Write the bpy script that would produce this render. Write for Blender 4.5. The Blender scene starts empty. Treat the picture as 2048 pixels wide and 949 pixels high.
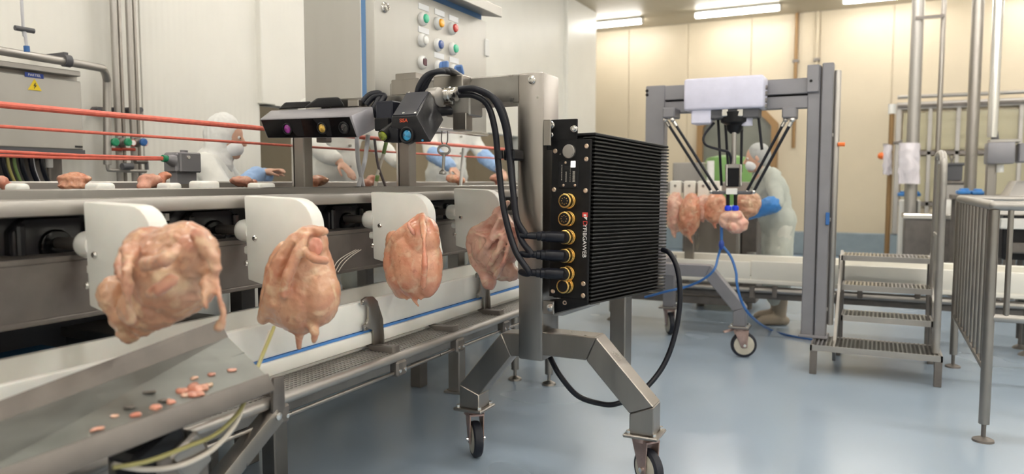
import bpy, bmesh, math, random
from mathutils import Vector, Matrix, Euler, noise

random.seed(7)
SC = bpy.context.scene
COL = SC.collection
# ------------------------------------------------------------------ camera, world, exposure
FPX, CAMH = 1480.0, 1.3
YAW, PIT = math.radians(26.2), math.atan(110.5 / 1480.0)
cam_data = bpy.data.cameras.new('camera')
cam = bpy.data.objects.new('camera', cam_data)
COL.objects.link(cam)
cam.location = (0, 0, CAMH)
cam.rotation_euler = (math.pi / 2 - PIT, 0, YAW)
cam_data.sensor_width = 36.0
cam_data.lens = FPX / 2048.0 * 36.0
cam_data.clip_start = 0.05
cam_data.dof.use_dof = True
cam_data.dof.focus_distance = 3.15
cam_data.dof.aperture_fstop = 1.9
SC.camera = cam
world = bpy.data.worlds.new('world')
SC.world = world
world.use_nodes = True
world.node_tree.nodes['Background'].inputs[0].default_value = (0.9, 0.93, 1.0, 1)
world.node_tree.nodes['Background'].inputs[1].default_value = 0.3
SC.view_settings.view_transform = 'Standard'
SC.view_settings.look = 'None'
SC.view_settings.gamma = 1.0
SC.view_settings.use_curve_mapping = False
SC.view_settings.exposure = 0.36
LAMP_POWER = 32.0
LAMP_COLOR = (1.0, 0.96, 0.9)

# ------------------------------------------------------------------ helpers
_fwd = Vector((-math.sin(YAW) * math.cos(PIT), math.cos(YAW) * math.cos(PIT), -math.sin(PIT)))
_rgt = Vector((math.cos(YAW), math.sin(YAW), 0))
_up = _rgt.cross(_fwd)
V = Vector
R = math.radians


def ray(px, py):
    return _fwd + _rgt * ((px - 1024) / FPX) - _up * ((py - 474.5) / FPX)


def at(px, py, X=None, Y=None, Z=None):
    """world point seen at a photograph pixel on a plane X=, Y= or Z="""
    d = ray(px, py)
    if X is not None:
        t = X / d.x
    elif Y is not None:
        t = Y / d.y
    else:
        t = (Z - CAMH) / d.z
    return V((0, 0, CAMH)) + d * t


def depth(p):
    return (V(p) - V((0, 0, CAMH))).dot(_fwd)


class MB:
    """collects shapes into one mesh"""
    def __init__(s):
        s.bm = bmesh.new()

    def _merge(s, b, mat=None):
        if mat is not None:
            b.transform(mat)
        me = bpy.data.meshes.new('tmp')
        b.to_mesh(me)
        b.free()
        s.bm.from_mesh(me)
        bpy.data.meshes.remove(me)
        return s

    def box(s, c, size, rot=None, bev=0.0, seg=1):
        b = bmesh.new()
        bmesh.ops.create_cube(b, size=1.0)
        b.transform(Matrix.Diagonal((size[0], size[1], size[2], 1)))
        if bev > 0:
            bmesh.ops.bevel(b, geom=b.edges[:], offset=bev, segments=seg, affect='EDGES', profile=0.5)
        m = Matrix.Translation(V(c))
        if rot is not None:
            m = m @ (rot if isinstance(rot, Matrix) else Euler(rot).to_matrix().to_4x4())
        return s._merge(b, m)

    def bx(s, x0, x1, y0, y1, z0, z1, bev=0.0, seg=1):
        return s.box(((x0 + x1) / 2, (y0 + y1) / 2, (z0 + z1) / 2), (abs(x1 - x0), abs(y1 - y0), abs(z1 - z0)), None, bev, seg)

    def hexa(s, p, bev=0.0, seg=1):
        """8 points: bottom loop 0-3, top loop 4-7"""
        b = bmesh.new()
        v = [b.verts.new(q) for q in p]
        for f in ((3, 2, 1, 0), (4, 5, 6, 7), (0, 1, 5, 4), (1, 2, 6, 5), (2, 3, 7, 6), (3, 0, 4, 7)):
            b.faces.new([v[i] for i in f])
        bmesh.ops.recalc_face_normals(b, faces=b.faces[:])
        if bev > 0:
            bmesh.ops.bevel(b, geom=b.edges[:], offset=bev, segments=seg, affect='EDGES', profile=0.5)
        return s._merge(b)

    def cyl(s, p0, p1, r0, r1=None, n=16, bev=0.0):
        p0, p1 = V(p0), V(p1)
        r1 = r0 if r1 is None else r1
        d = p1 - p0
        b = bmesh.new()
        bmesh.ops.create_cone(b, cap_ends=True, cap_tris=False, segments=n, radius1=r0, radius2=r1, depth=d.length)
        if bev > 0:
            e = [e for e in b.edges if len(e.link_faces) == 2 and any(len(f.verts) > 4 for f in e.link_faces)]
            bmesh.ops.bevel(b, geom=e, offset=bev, segments=2, affect='EDGES', profile=0.5)
        m = Matrix.Translation((p0 + p1) / 2) @ d.to_track_quat('Z', 'Y').to_matrix().to_4x4()
        return s._merge(b, m)

    def bar(s, p0, p1, w, h, upv=(0, 0, 1), bev=0.0):
        """square bar from p0 to p1; h measured towards upv"""
        p0, p1 = V(p0), V(p1)
        d = (p1 - p0)
        L = d.length
        z = d.normalized()
        u = V(upv) - z * V(upv).dot(z)
        u.normalize()
        x = u.cross(z)
        m = Matrix((x, u, z)).transposed().to_4x4()
        m.translation = (p0 + p1) / 2
        return s.box((0, 0, 0), (w, h, L), m, bev) if False else s._barbox(m, w, h, L, bev)

    def _barbox(s, m, w, h, L, bev):
        b = bmesh.new()
        bmesh.ops.create_cube(b, size=1.0)
        b.transform(Matrix.Diagonal((w, h, L, 1)))
        if bev > 0:
            bmesh.ops.bevel(b, geom=b.edges[:], offset=bev, segments=2, affect='EDGES', profile=0.5)
        return s._merge(b, m)

    def ball(s, c, r, rot=None, sub=3):
        b = bmesh.new()
        bmesh.ops.create_icosphere(b, subdivisions=sub, radius=1.0)
        rr = (r, r, r) if isinstance(r, (int, float)) else r
        m = Matrix.Translation(V(c))
        if rot is not None:
            m = m @ (rot.to_4x4() if isinstance(rot, Matrix) else Euler(rot).to_matrix().to_4x4())
        return s._merge(b, m @ Matrix.Diagonal((rr[0], rr[1], rr[2], 1)))

    def cap(s, p0, p1, r0, r1, n=14):
        s.cyl(p0, p1, r0, r1, n)
        s.ball(p0, r0, sub=2)
        s.ball(p1, r1, sub=2)
        return s

    def prism(s, pts, n, thick, bev=0.0):
        """planar 3-D polygon pts extruded by thick along n (centred)"""
        b = bmesh.new()
        n = V(n).normalized()
        a = [b.verts.new(V(p) - n * thick / 2) for p in pts]
        c = [b.verts.new(V(p) + n * thick / 2) for p in pts]
        b.faces.new(a)
        b.faces.new(list(reversed(c)))
        for i in range(len(pts)):
            j = (i + 1) % len(pts)
            b.faces.new((a[j], a[i], c[i], c[j]))
        bmesh.ops.recalc_face_normals(b, faces=b.faces[:])
        if bev > 0:
            bmesh.ops.bevel(b, geom=b.edges[:], offset=bev, segments=2, affect='EDGES', profile=0.5)
        return s._merge(b)

    def tube(s, pts, r, n=10, sm=6):
        pts = [V(p) for p in pts]
        if sm > 1 and len(pts) > 2:
            q = []
            for i in range(len(pts) - 1):
                p0 = pts[max(i - 1, 0)]
                p1, p2 = pts[i], pts[i + 1]
                p3 = pts[min(i + 2, len(pts) - 1)]
                for k in range(sm):
                    t = k / sm
                    q.append(0.5 * ((2 * p1) + (p2 - p0) * t + (2 * p0 - 5 * p1 + 4 * p2 - p3) * t * t + (3 * p1 - p0 - 3 * p2 + p3) * t ** 3))
            q.append(pts[-1])
            pts = q
        b = bmesh.new()
        rings = []
        t0 = (pts[1] - pts[0]).normalized()
        u = t0.orthogonal().normalized()
        for i, p in enumerate(pts):
            t = (pts[min(i + 1, len(pts) - 1)] - pts[max(i - 1, 0)]).normalized()
            u = (u - t * u.dot(t)).normalized()
            w = t.cross(u)
            rr = r(i / (len(pts) - 1)) if callable(r) else r
            rings.append([b.verts.new(p + (u * math.cos(2 * math.pi * k / n) + w * math.sin(2 * math.pi * k / n)) * rr) for k in range(n)])
        for a, c in zip(rings, rings[1:]):
            for k in range(n):
                b.faces.new((a[k], a[(k + 1) % n], c[(k + 1) % n], c[k]))
        b.faces.new(list(reversed(rings[0])))
        b.faces.new(rings[-1])
        return s._merge(b)

    def lathe(s, p0, ax, prof, n=24):
        """prof: (distance along axis, radius)"""
        p0, ax = V(p0), V(ax).normalized()
        u = ax.orthogonal().normalized()
        w = ax.cross(u)
        b = bmesh.new()
        rings = [[b.verts.new(p0 + ax * t + (u * math.cos(2 * math.pi * k / n) + w * math.sin(2 * math.pi * k / n)) * max(r, 1e-4)) for k in range(n)] for t, r in prof]
        for a, c in zip(rings, rings[1:]):
            for k in range(n):
                b.faces.new((a[k], a[(k + 1) % n], c[(k + 1) % n], c[k]))
        b.faces.new(list(reversed(rings[0])))
        b.faces.new(rings[-1])
        bmesh.ops.recalc_face_normals(b, faces=b.faces[:])
        return s._merge(b)

    def ring(s, c, ax, R0, r, n=28, m=8):
        ax = V(ax).normalized()
        u = ax.orthogonal().normalized()
        w = ax.cross(u)
        pts = [V(c) + (u * math.cos(2 * math.pi * k / n) + w * math.sin(2 * math.pi * k / n)) * R0 for k in range(n + 1)]
        return s.tube(pts, r, m, 1)

    def build(s, name, mat, parent=None, kind=None, smooth=35, local=False):
        me = bpy.data.meshes.new(name)
        if parent is not None and not local:
            s.bm.transform(WM[parent.name].inverted())
        s.bm.to_mesh(me)
        s.bm.free()
        me.materials.append(M[mat])
        if smooth:
            me.shade_smooth()
            me.set_sharp_from_angle(angle=R(smooth))
        o = bpy.data.objects.new(name, me)
        COL.objects.link(o)
        if parent is not None:
            o.parent = parent
            WM[o.name] = WM[parent.name]
        else:
            WM[o.name] = Matrix.Identity(4)
        if kind:
            o['kind'] = kind
        return o


WM = {}


def thing(name, label, cat, loc=(0, 0, 0), rot=(0, 0, 0), group=None):
    o = bpy.data.objects.new(name, None)
    COL.objects.link(o)
    o.location = loc
    o.rotation_euler = rot
    o.empty_display_size = 0.1
    WM[o.name] = Matrix.Translation(V(loc)) @ Euler(rot).to_matrix().to_4x4()
    return tag(o, label, cat, group)


def tag(o, label, cat, group=None, kind=None):
    o['label'] = label
    o['category'] = cat
    if group:
        o['group'] = group
    if kind:
        o['kind'] = kind
    return o


def copy_part(o, parent, off=(0, 0, 0)):
    """another piece that shares the mesh of o, shifted in the frame of its thing"""
    c = o.copy()
    COL.objects.link(c)
    c.parent = parent
    c.location = V(o.location) + V(off)
    if parent is not None:
        WM[c.name] = WM[parent.name]
    return c


def copy_tree(o, parent=None):
    c = o.copy()
    COL.objects.link(c)
    c.parent = parent
    WM[c.name] = WM[o.name]
    for ch in list(o.children):
        copy_tree(ch, c)
    return c


def move_thing(o, loc, rz=0.0):
    o.location = loc
    o.rotation_euler = (0, 0, rz)
    return o


def struct(o):
    o['kind'] = 'structure'
    return o


def text(name, body, size, mat, parent, M4, ext=0.0004):
    cu = bpy.data.curves.new(name, 'FONT')
    cu.body = body
    cu.size = size
    cu.extrude = ext
    cu.align_x = 'CENTER'
    cu.align_y = 'CENTER'
    cu.resolution_u = 3
    t = bpy.data.objects.new('tmp_text', cu)
    COL.objects.link(t)
    dg = bpy.context.evaluated_depsgraph_get()
    me = bpy.data.meshes.new_from_object(t.evaluated_get(dg))
    bpy.data.objects.remove(t)
    me.materials.clear()
    me.materials.append(M[mat])
    me.transform(M4)
    if parent is not None:
        me.transform(WM[parent.name].inverted())
    o = bpy.data.objects.new(name, me)
    COL.objects.link(o)
    o.parent = parent
    WM[o.name] = WM[parent.name] if parent is not None else Matrix.Identity(4)
    return o


def frame(o, x, y):
    """4x4 with local x and y axes given in world"""
    x = V(x).normalized()
    z = x.cross(V(y)).normalized()
    y = z.cross(x)
    m = Matrix((x, y, z)).transposed().to_4x4()
    m.translation = V(o)
    return m


def blob(name, mb, mat, parent=None, voxel=0.006, smooth=4, wrinkle=None, seed=0.0):
    """fuse the overlapping shapes of mb into one continuous skin"""
    me = bpy.data.meshes.new('tmp')
    mb.bm.to_mesh(me)
    mb.bm.free()
    t = bpy.data.objects.new('tmp_blob', me)
    COL.objects.link(t)
    r = t.modifiers.new('r', 'REMESH')
    r.mode = 'VOXEL'
    r.voxel_size = voxel
    if smooth:
        sm = t.modifiers.new('s', 'SMOOTH')
        sm.factor = 0.6
        sm.iterations = smooth
    dg = bpy.context.evaluated_depsgraph_get()
    out = bpy.data.meshes.new_from_object(t.evaluated_get(dg))
    bpy.data.objects.remove(t)
    bpy.data.meshes.remove(me)
    if wrinkle:
        nrm = [v.normal.copy() for v in out.vertices]
        for v, nn in zip(out.vertices, nrm):
            d = 0.0
            for amp, fr, ridged in wrinkle:
                q = (v.co + V((seed, seed * 0.7, -seed))) * fr
                f = noise.noise(q)
                d += amp * ((0.5 - abs(f)) * 2 - 0.6 if ridged else f)
            v.co += nn * d
    out.materials.clear()
    out.materials.append(M[mat])
    out.shade_smooth()
    if parent is not None:
        out.transform(WM[parent.name].inverted())
    out.name = name
    o = bpy.data.objects.new(name, out)
    COL.objects.link(o)
    o.parent = parent
    WM[o.name] = WM[parent.name] if parent is not None else Matrix.Identity(4)
    return o


# ------------------------------------------------------------------ materials
M = {}


def mat(name, col, rough=0.5, metal=0.0, var=0.0, scale=8.0, stretch=(1, 1, 1), bump=0.0, bscale=40.0, sss=0.0, emit=None, spec=0.5,
        col2=None, rvar=0.0, coat=0.0, trans=0.0, detail=4.0):
    m = bpy.data.materials.new(name)
    m.use_nodes = True
    nt = m.node_tree
    b = nt.nodes['Principled BSDF']
    b.inputs['Base Color'].default_value = (*col, 1)
    b.inputs['Roughness'].default_value = rough
    b.inputs['Metallic'].default_value = metal
    b.inputs['Specular IOR Level'].default_value = spec
    if coat:
        b.inputs['Coat Weight'].default_value = coat
        b.inputs['Coat Roughness'].default_value = 0.12
    if trans:
        b.inputs['Transmission Weight'].default_value = trans
    if sss:
        b.inputs['Subsurface Weight'].default_value = sss
        b.inputs['Subsurface Radius'].default_value = (0.02, 0.009, 0.006)
        b.inputs['Subsurface Scale'].default_value = 0.6
    if emit:
        b.inputs['Emission Color'].default_value = (*emit[0], 1)
        b.inputs['Emission Strength'].default_value = emit[1]
    tc = nt.nodes.new('ShaderNodeTexCoord')
    mp = nt.nodes.new('ShaderNodeMapping')
    mp.inputs['Scale'].default_value = stretch
    nt.links.new(tc.outputs['Object'], mp.inputs['Vector'])
    if var or rvar or col2:
        n = nt.nodes.new('ShaderNodeTexNoise')
        n.inputs['Scale'].default_value = scale
        n.inputs['Detail'].default_value = detail
        nt.links.new(mp.outputs[0], n.inputs['Vector'])
        if var or col2:
            cr = nt.nodes.new('ShaderNodeValToRGB')
            c2 = col2 if col2 else tuple(c * (1 - var) for c in col)
            c1 = col if col2 else tuple(min(1, c * (1 + var)) for c in col)
            cr.color_ramp.elements[0].position = 0.35
            cr.color_ramp.elements[1].position = 0.65
            cr.color_ramp.elements[0].color = (*c2, 1)
            cr.color_ramp.elements[1].color = (*c1, 1)
            nt.links.new(n.outputs['Fac'], cr.inputs['Fac'])
            nt.links.new(cr.outputs['Color'], b.inputs['Base Color'])
        if rvar:
            mr = nt.nodes.new('ShaderNodeMapRange')
            mr.inputs['From Min'].default_value = 0.3
            mr.inputs['From Max'].default_value = 0.7
            mr.inputs['To Min'].default_value = max(0.02, rough - rvar)
            mr.inputs['To Max'].default_value = rough + rvar
            nt.links.new(n.outputs['Fac'], mr.inputs['Value'])
            nt.links.new(mr.outputs[0], b.inputs['Roughness'])
    if bump:
        n2 = nt.nodes.new('ShaderNodeTexNoise')
        n2.inputs['Scale'].default_value = bscale
        n2.inputs['Detail'].default_value = 3
        nt.links.new(mp.outputs[0], n2.inputs['Vector'])
        bp = nt.nodes.new('ShaderNodeBump')
        bp.inputs['Strength'].default_value = bump
        bp.inputs['Distance'].default_value = 0.01
        nt.links.new(n2.outputs['Fac'], bp.inputs['Height'])
        nt.links.new(bp.outputs[0], b.inputs['Normal'])
    M[name] = m
    return m


def panel_mat(name, col, axis, pitch):
    """coated sandwich panel with fine vertical micro ribs (relief only) and faint tone drift"""
    m = mat(name, col, rough=0.38, var=0.03, scale=1.2)
    nt = m.node_tree
    b = nt.nodes['Principled BSDF']
    tc = nt.nodes.new('ShaderNodeTexCoord')
    wv = nt.nodes.new('ShaderNodeTexWave')
    wv.wave_type = 'BANDS'
    wv.bands_direction = axis
    wv.wave_profile = 'SIN'
    wv.inputs['Scale'].default_value = 0.314 / pitch
    nt.links.new(tc.outputs['Object'], wv.inputs['Vector'])
    bp = nt.nodes.new('ShaderNodeBump')
    bp.inputs['Strength'].default_value = 0.16
    bp.inputs['Distance'].default_value = 0.004
    nt.links.new(wv.outputs['Fac'], bp.inputs['Height'])
    nt.links.new(bp.outputs[0], b.inputs['Normal'])


panel_mat('panel_white', (0.80, 0.785, 0.73), 'Y', 0.05)
panel_mat('panel_cream', (0.60, 0.515, 0.375), 'X', 0.06)
mat('ceiling_cream', (0.50, 0.44, 0.33), rough=0.5, var=0.03, scale=1.0)
mat('floor_epoxy', (0.33, 0.41, 0.505), rough=0.24, var=0.025, scale=0.9, rvar=0.05, bump=0.02, bscale=60, detail=2)
mat('cove', (0.22, 0.27, 0.30), rough=0.4, var=0.05)
mat('steel', (0.335, 0.31, 0.285), rough=0.34, metal=1.0, var=0.06, scale=14, stretch=(1, 1, 0.15), rvar=0.07)
mat('steel_h', (0.35, 0.335, 0.315), rough=0.33, metal=1.0, var=0.06, scale=14, stretch=(1, 0.1, 1), rvar=0.07)
mat('steel_satin', (0.42, 0.40, 0.375), rough=0.45, metal=0.9, var=0.05, scale=6, stretch=(1, 1, 0.2), rvar=0.06)
mat('steel_dull', (0.20, 0.18, 0.165), rough=0.5, metal=0.7, var=0.14, scale=9, rvar=0.08)
mat('cabinet_steel', (0.50, 0.485, 0.45), rough=0.46, metal=0.55, var=0.05, scale=5, stretch=(1, 1, 0.2), rvar=0.06)
mat('drive_black', (0.022, 0.022, 0.026), rough=0.25, bump=0.05, bscale=60)
mat('chute_metal', (0.25, 0.26, 0.245), rough=0.42, metal=0.6, var=0.18, scale=7, rvar=0.1)
mat('steel_bright', (0.75, 0.73, 0.70), rough=0.2, metal=1.0)
mat('grey_paint', (0.25, 0.245, 0.265), rough=0.42, metal=0.35, var=0.04, scale=6)
mat('hdpe', (0.86, 0.85, 0.80), rough=0.36, sss=0.08, var=0.025, scale=9)
mat('hdpe_far', (0.84, 0.82, 0.75), rough=0.4, var=0.03, scale=5)
mat('blue_line', (0.08, 0.25, 0.62), rough=0.5)
mat('white_enamel', (0.80, 0.79, 0.76), rough=0.35)
mat('lilac_white', (0.66, 0.66, 0.80), rough=0.38, var=0.03, scale=14)
mat('black_anodised', (0.008, 0.008, 0.009), rough=0.45, spec=0.25, var=0.2, scale=30, bump=0.03, bscale=400)
mat('black_fin', (0.009, 0.009, 0.009), rough=0.4, spec=0.35)
mat('black_plastic', (0.008, 0.008, 0.010), rough=0.35, spec=0.3, bump=0.02, bscale=300)
mat('black_housing', (0.010, 0.010, 0.013), rough=0.3, spec=0.3, bump=0.05, bscale=60)
mat('black_gloss', (0.004, 0.004, 0.005), rough=0.12, spec=0.3)
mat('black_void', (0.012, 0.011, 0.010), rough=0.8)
mat('scanner_top', (0.025, 0.027, 0.040), rough=0.32, metal=0.2, spec=0.4)
mat('cable_black', (0.007, 0.008, 0.014), rough=0.35, spec=0.35, bump=0.02, bscale=120)
mat('rubber', (0.012, 0.014, 0.024), rough=0.55, var=0.2, scale=20)
mat('sensor_grey', (0.36, 0.35, 0.38), rough=0.45, metal=0.5, var=0.04, scale=20)
mat('gold', (0.83, 0.56, 0.20), rough=0.24, metal=1.0, bump=0.15, bscale=300)
mat('copper_screw', (0.72, 0.56, 0.44), rough=0.3, metal=1.0)
mat('lens_violet', (0.33, 0.03, 0.32), rough=0.12, coat=1.0, var=0.5, scale=60)
mat('lens_amber', (0.60, 0.38, 0.07), rough=0.12, coat=1.0, var=0.5, scale=60)
mat('lens_dark', (0.02, 0.02, 0.024), rough=0.1, coat=1.0)
mat('lens_green', (0.16, 0.20, 0.01), rough=0.12, coat=1.0, var=0.5, scale=60)
mat('lens_blue', (0.02, 0.22, 0.42), rough=0.12, coat=1.0, var=0.6, scale=60)
mat('red_cord', (0.74, 0.17, 0.12), rough=0.45, var=0.1, scale=40)
mat('print_red', (0.62, 0.06, 0.05), rough=0.5)
mat('print_orange', (0.80, 0.12, 0.05), rough=0.5)
mat('print_white', (0.85, 0.84, 0.82), rough=0.5)
mat('print_grey', (0.35, 0.33, 0.29), rough=0.5)
mat('print_black', (0.02, 0.02, 0.02), rough=0.6)
mat('led_white', (0.9, 0.9, 0.85), rough=0.3, emit=((1, 0.98, 0.92), 1.6))
mat('button_green', (0.04, 0.55, 0.32), rough=0.25, coat=0.5)
mat('button_orange', (0.95, 0.42, 0.01), rough=0.25, coat=0.5)
mat('button_red', (0.62, 0.03, 0.02), rough=0.25, coat=0.5)
mat('button_blue', (0.03, 0.09, 0.33), rough=0.25, coat=0.5)
mat('button_clear', (0.78, 0.78, 0.76), rough=0.15, coat=0.5)
mat('button_maroon', (0.10, 0.03, 0.04), rough=0.4)
mat('knob_blue', (0.13, 0.25, 0.55), rough=0.3)
mat('gasket_blue', (0.12, 0.25, 0.48), rough=0.5)
mat('bezel', (0.80, 0.80, 0.79), rough=0.25)
mat('label_white', (0.86, 0.86, 0.88), rough=0.5)
mat('sign_blue', (0.02, 0.06, 0.33), rough=0.5)
mat('sign_yellow', (0.82, 0.60, 0.02), rough=0.5)
mat('coat_cloth', (0.80, 0.80, 0.76), rough=0.85, var=0.04, scale=9, bump=0.25, bscale=14)
mat('coat_cloth_b', (0.50, 0.53, 0.48), rough=0.85, var=0.05, scale=7, bump=0.25, bscale=12)
mat('hood_cloth', (0.82, 0.82, 0.80), rough=0.85, bump=0.2, bscale=25)
mat('net_grey', (0.42, 0.43, 0.42), rough=0.85, bump=0.2, bscale=60)
mat('mask_white', (0.83, 0.84, 0.85), rough=0.8)
mat('skin', (0.66, 0.40, 0.29), rough=0.5, sss=0.15, var=0.08, scale=12)
mat('glove_blue', (0.05, 0.23, 0.60), rough=0.35, var=0.2, scale=9, bump=0.2, bscale=30)
mat('sleeve_blue', (0.33, 0.50, 0.80), rough=0.5, bump=0.3, bscale=20)
mat('boot_rubber', (0.42, 0.34, 0.25), rough=0.5, var=0.1, scale=6)
mat('trouser_cloth', (0.62, 0.63, 0.57), rough=0.9, bump=0.2, bscale=14)
mat('valve_green', (0.02, 0.27, 0.13), rough=0.35)
mat('valve_red', (0.55, 0.08, 0.05), rough=0.4)
mat('hose_blue', (0.03, 0.13, 0.38), rough=0.35)
mat('hose_olive', (0.34, 0.31, 0.12), rough=0.35)
mat('hose_pale', (0.62, 0.57, 0.50), rough=0.35)
mat('hose_grey', (0.55, 0.55, 0.58), rough=0.35)
mat('wire_green', (0.20, 0.30, 0.10), rough=0.4)
mat('wire_yellow', (0.48, 0.42, 0.14), rough=0.4)
mat('wire_brown', (0.16, 0.13, 0.13), rough=0.4)
mat('wheel_cream', (0.55, 0.51, 0.42), rough=0.45, var=0.06, scale=20)
mat('fork_rust', (0.42, 0.30, 0.27), rough=0.42, metal=0.8, var=0.15, scale=20)
mat('suction_blue', (0.01, 0.05, 0.75), rough=0.3)
mat('crate_blue', (0.02, 0.14, 0.30), rough=0.5)
mat('crate_grey', (0.09, 0.09, 0.10), rough=0.5)
mat('board_blue', (0.40, 0.48, 0.52), rough=0.5)
mat('bag_white', (0.80, 0.75, 0.80), rough=0.4, bump=0.3, bscale=14)
mat('orange_plastic', (0.85, 0.18, 0.03), rough=0.4)
mat('bronze', (0.30, 0.18, 0.08), rough=0.5, metal=0.4)
mat('door_dark', (0.16, 0.165, 0.135), rough=0.3, var=0.12, scale=2)
mat('green_plastic', (0.16, 0.32, 0.09), rough=0.5)
mat('glass_tint', (0.86, 0.80, 0.58), rough=0.12, trans=0.55, spec=0.5)
mat('lamp_tube', (1, 1, 1), rough=0.4, emit=(LAMP_COLOR, LAMP_POWER))
mat('lamp_body', (0.72, 0.70, 0.64), rough=0.4)


def chicken_mat(name, base, pink, fat, seed, gloss=0.3):
    """raw poultry skin: pale skin, pinker flesh, cream fat in soft patches, wet gloss"""
    m = mat(name, base, rough=gloss, sss=0.12, spec=0.6, coat=0.5)
    nt = m.node_tree
    b = nt.nodes['Principled BSDF']
    tc = nt.nodes.new('ShaderNodeTexCoord')
    mp = nt.nodes.new('ShaderNodeMapping')
    mp.inputs['Location'].default_value = (seed, seed * 2, -seed)
    nt.links.new(tc.outputs['Object'], mp.inputs['Vector'])

    def nz(sc, lo, hi, det=4):
        n = nt.nodes.new('ShaderNodeTexNoise')
        n.inputs['Scale'].default_value = sc
        n.inputs['Detail'].default_value = det
        n.inputs['Distortion'].default_value = 0.6
        r = nt.nodes.new('ShaderNodeMapRange')
        r.inputs['From Min'].default_value = lo
        r.inputs['From Max'].default_value = hi
        nt.links.new(mp.outputs[0], n.inputs['Vector'])
        nt.links.new(n.outputs['Fac'], r.inputs['Value'])
        return r.outputs[0], n.outputs['Fac']

    def mix(f, a, c):
        x = nt.nodes.new('ShaderNodeMix')
        x.data_type = 'RGBA'
        nt.links.new(f, x.inputs['Factor'])
        if isinstance(a, tuple):
            x.inputs['A'].default_value = (*a, 1)
        else:
            nt.links.new(a, x.inputs['A'])
        x.inputs['B'].default_value = (*c, 1)
        return x.outputs['Result']
    f1, _ = nz(9, 0.42, 0.68)
    f2, _ = nz(17, 0.54, 0.74)
    f3, raw = nz(38, 0.60, 0.80)
    c = mix(f1, base, pink)
    c = mix(f2, c, fat)
    c = mix(f3, c, tuple(x * 0.7 for x in pink))
    nt.links.new(c, b.inputs['Base Color'])
    n2 = nt.nodes.new('ShaderNodeTexNoise')
    n2.inputs['Scale'].default_value = 110
    n2.inputs['Detail'].default_value = 3
    nt.links.new(mp.outputs[0], n2.inputs['Vector'])
    bp = nt.nodes.new('ShaderNodeBump')
    bp.inputs['Strength'].default_value = 0.22
    bp.inputs['Distance'].default_value = 0.006
    nt.links.new(n2.outputs['Fac'], bp.inputs['Height'])
    nt.links.new(bp.outputs[0], b.inputs['Normal'])


chicken_mat('skin_tan', (0.60, 0.34, 0.21), (0.52, 0.21, 0.13), (0.74, 0.53, 0.33), 0.0, 0.38)
chicken_mat('skin_rose', (0.66, 0.36, 0.22), (0.58, 0.25, 0.15), (0.76, 0.54, 0.34), 3.1)
chicken_mat('skin_pink', (0.68, 0.33, 0.20), (0.62, 0.22, 0.13), (0.76, 0.50, 0.33), 5.7, 0.24)
chicken_mat('skin_pale', (0.74, 0.45, 0.34), (0.66, 0.30, 0.23), (0.78, 0.58, 0.40), 8.3, 0.26)
chicken_mat('raw_meat', (0.72, 0.35, 0.25), (0.62, 0.22, 0.15), (0.76, 0.46, 0.33), 1.3, 0.24)
chicken_mat('raw_red', (0.55, 0.12, 0.08), (0.48, 0.08, 0.06), (0.66, 0.24, 0.16), 2.2, 0.22)
# ------------------------------------------------------------------ the room
CEIL = 4.26
YB = 14.14
XL = -4.6
XFAR = -9.0
XR = 6.5
YF = -4.0


def struct_mesh(name, mb, m, smooth=35):
    return struct(mb.build(name, m, smooth=smooth))


struct_mesh('floor', MB().bx(XFAR, XR, YF, YB, -0.1, 0.0), 'floor_epoxy')
struct_mesh('ceiling', MB().bx(XFAR, XR, YF, YB, CEIL, CEIL + 0.1), 'ceiling_cream')


def panel_wall(name, m, core, first, n, step, axis):
    """a wall core with sandwich panels proud of it as its children"""
    w = struct_mesh(name, core, m)
    p = first.build('panel', m, w)
    for k in range(1, n):
        copy_part(p, w, (0, step * k, 0) if axis == 'Y' else (step * k, 0, 0))
    return w


# left wall up to the opening (panels 1.1 m wide with recessed joints)
panel_wall('wall_left', 'panel_white', MB().bx(XL - 0.16, XL - 0.03, YF, 4.63, 0, CEIL),
           MB().bx(XL - 0.04, XL, 4.63 - 1.096, 4.63 - 0.004, 0, CEIL, 0.004), 8, -1.1, 'Y')
# partition over the pass-through opening
struct_mesh('wall_partition', MB().bx(XL - 0.12, XL + 0.04, 4.66, 9.6, 1.94, CEIL).bx(XL - 0.12, XL + 0.04, 9.6, 12.45, 0, CEIL), 'panel_white')
struct_mesh('trim_1', MB().bx(XL - 0.10, XL + 0.10, 11.15, 12.5, 0, CEIL, 0.01), 'panel_white')
struct_mesh('trim_2', MB().bx(XL - 0.1, XL + 0.06, 4.60, 4.75, 1.94, CEIL, 0.008), 'panel_white')
panel_wall('wall_back', 'panel_cream', MB().bx(XFAR, XR, YB + 0.03, YB + 0.15, 0, CEIL),
           MB().bx(XFAR + 0.004, XFAR + 1.142, YB, YB + 0.04, 0, CEIL, 0.004), 14, 1.146, 'X')
struct_mesh('wall_right', MB().bx(XR, XR + 0.1, YF, YB, 0, CEIL), 'panel_white')
struct_mesh('wall_front', MB().bx(XFAR, XR, YF - 0.1, YF, 0, CEIL), 'panel_white')
struct_mesh('wall_far_left', MB().bx(XFAR - 0.1, XFAR, YF, YB, 0, CEIL), 'panel_cream')
struct_mesh('baseboard_back', MB().bx(XFAR, XR, YB - 0.06, YB, 0, 0.42, 0.02), 'cove')

# ceiling lamps, rows across the hall
LAMP_GROUP = 'ceiling fluorescent lamps'


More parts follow.
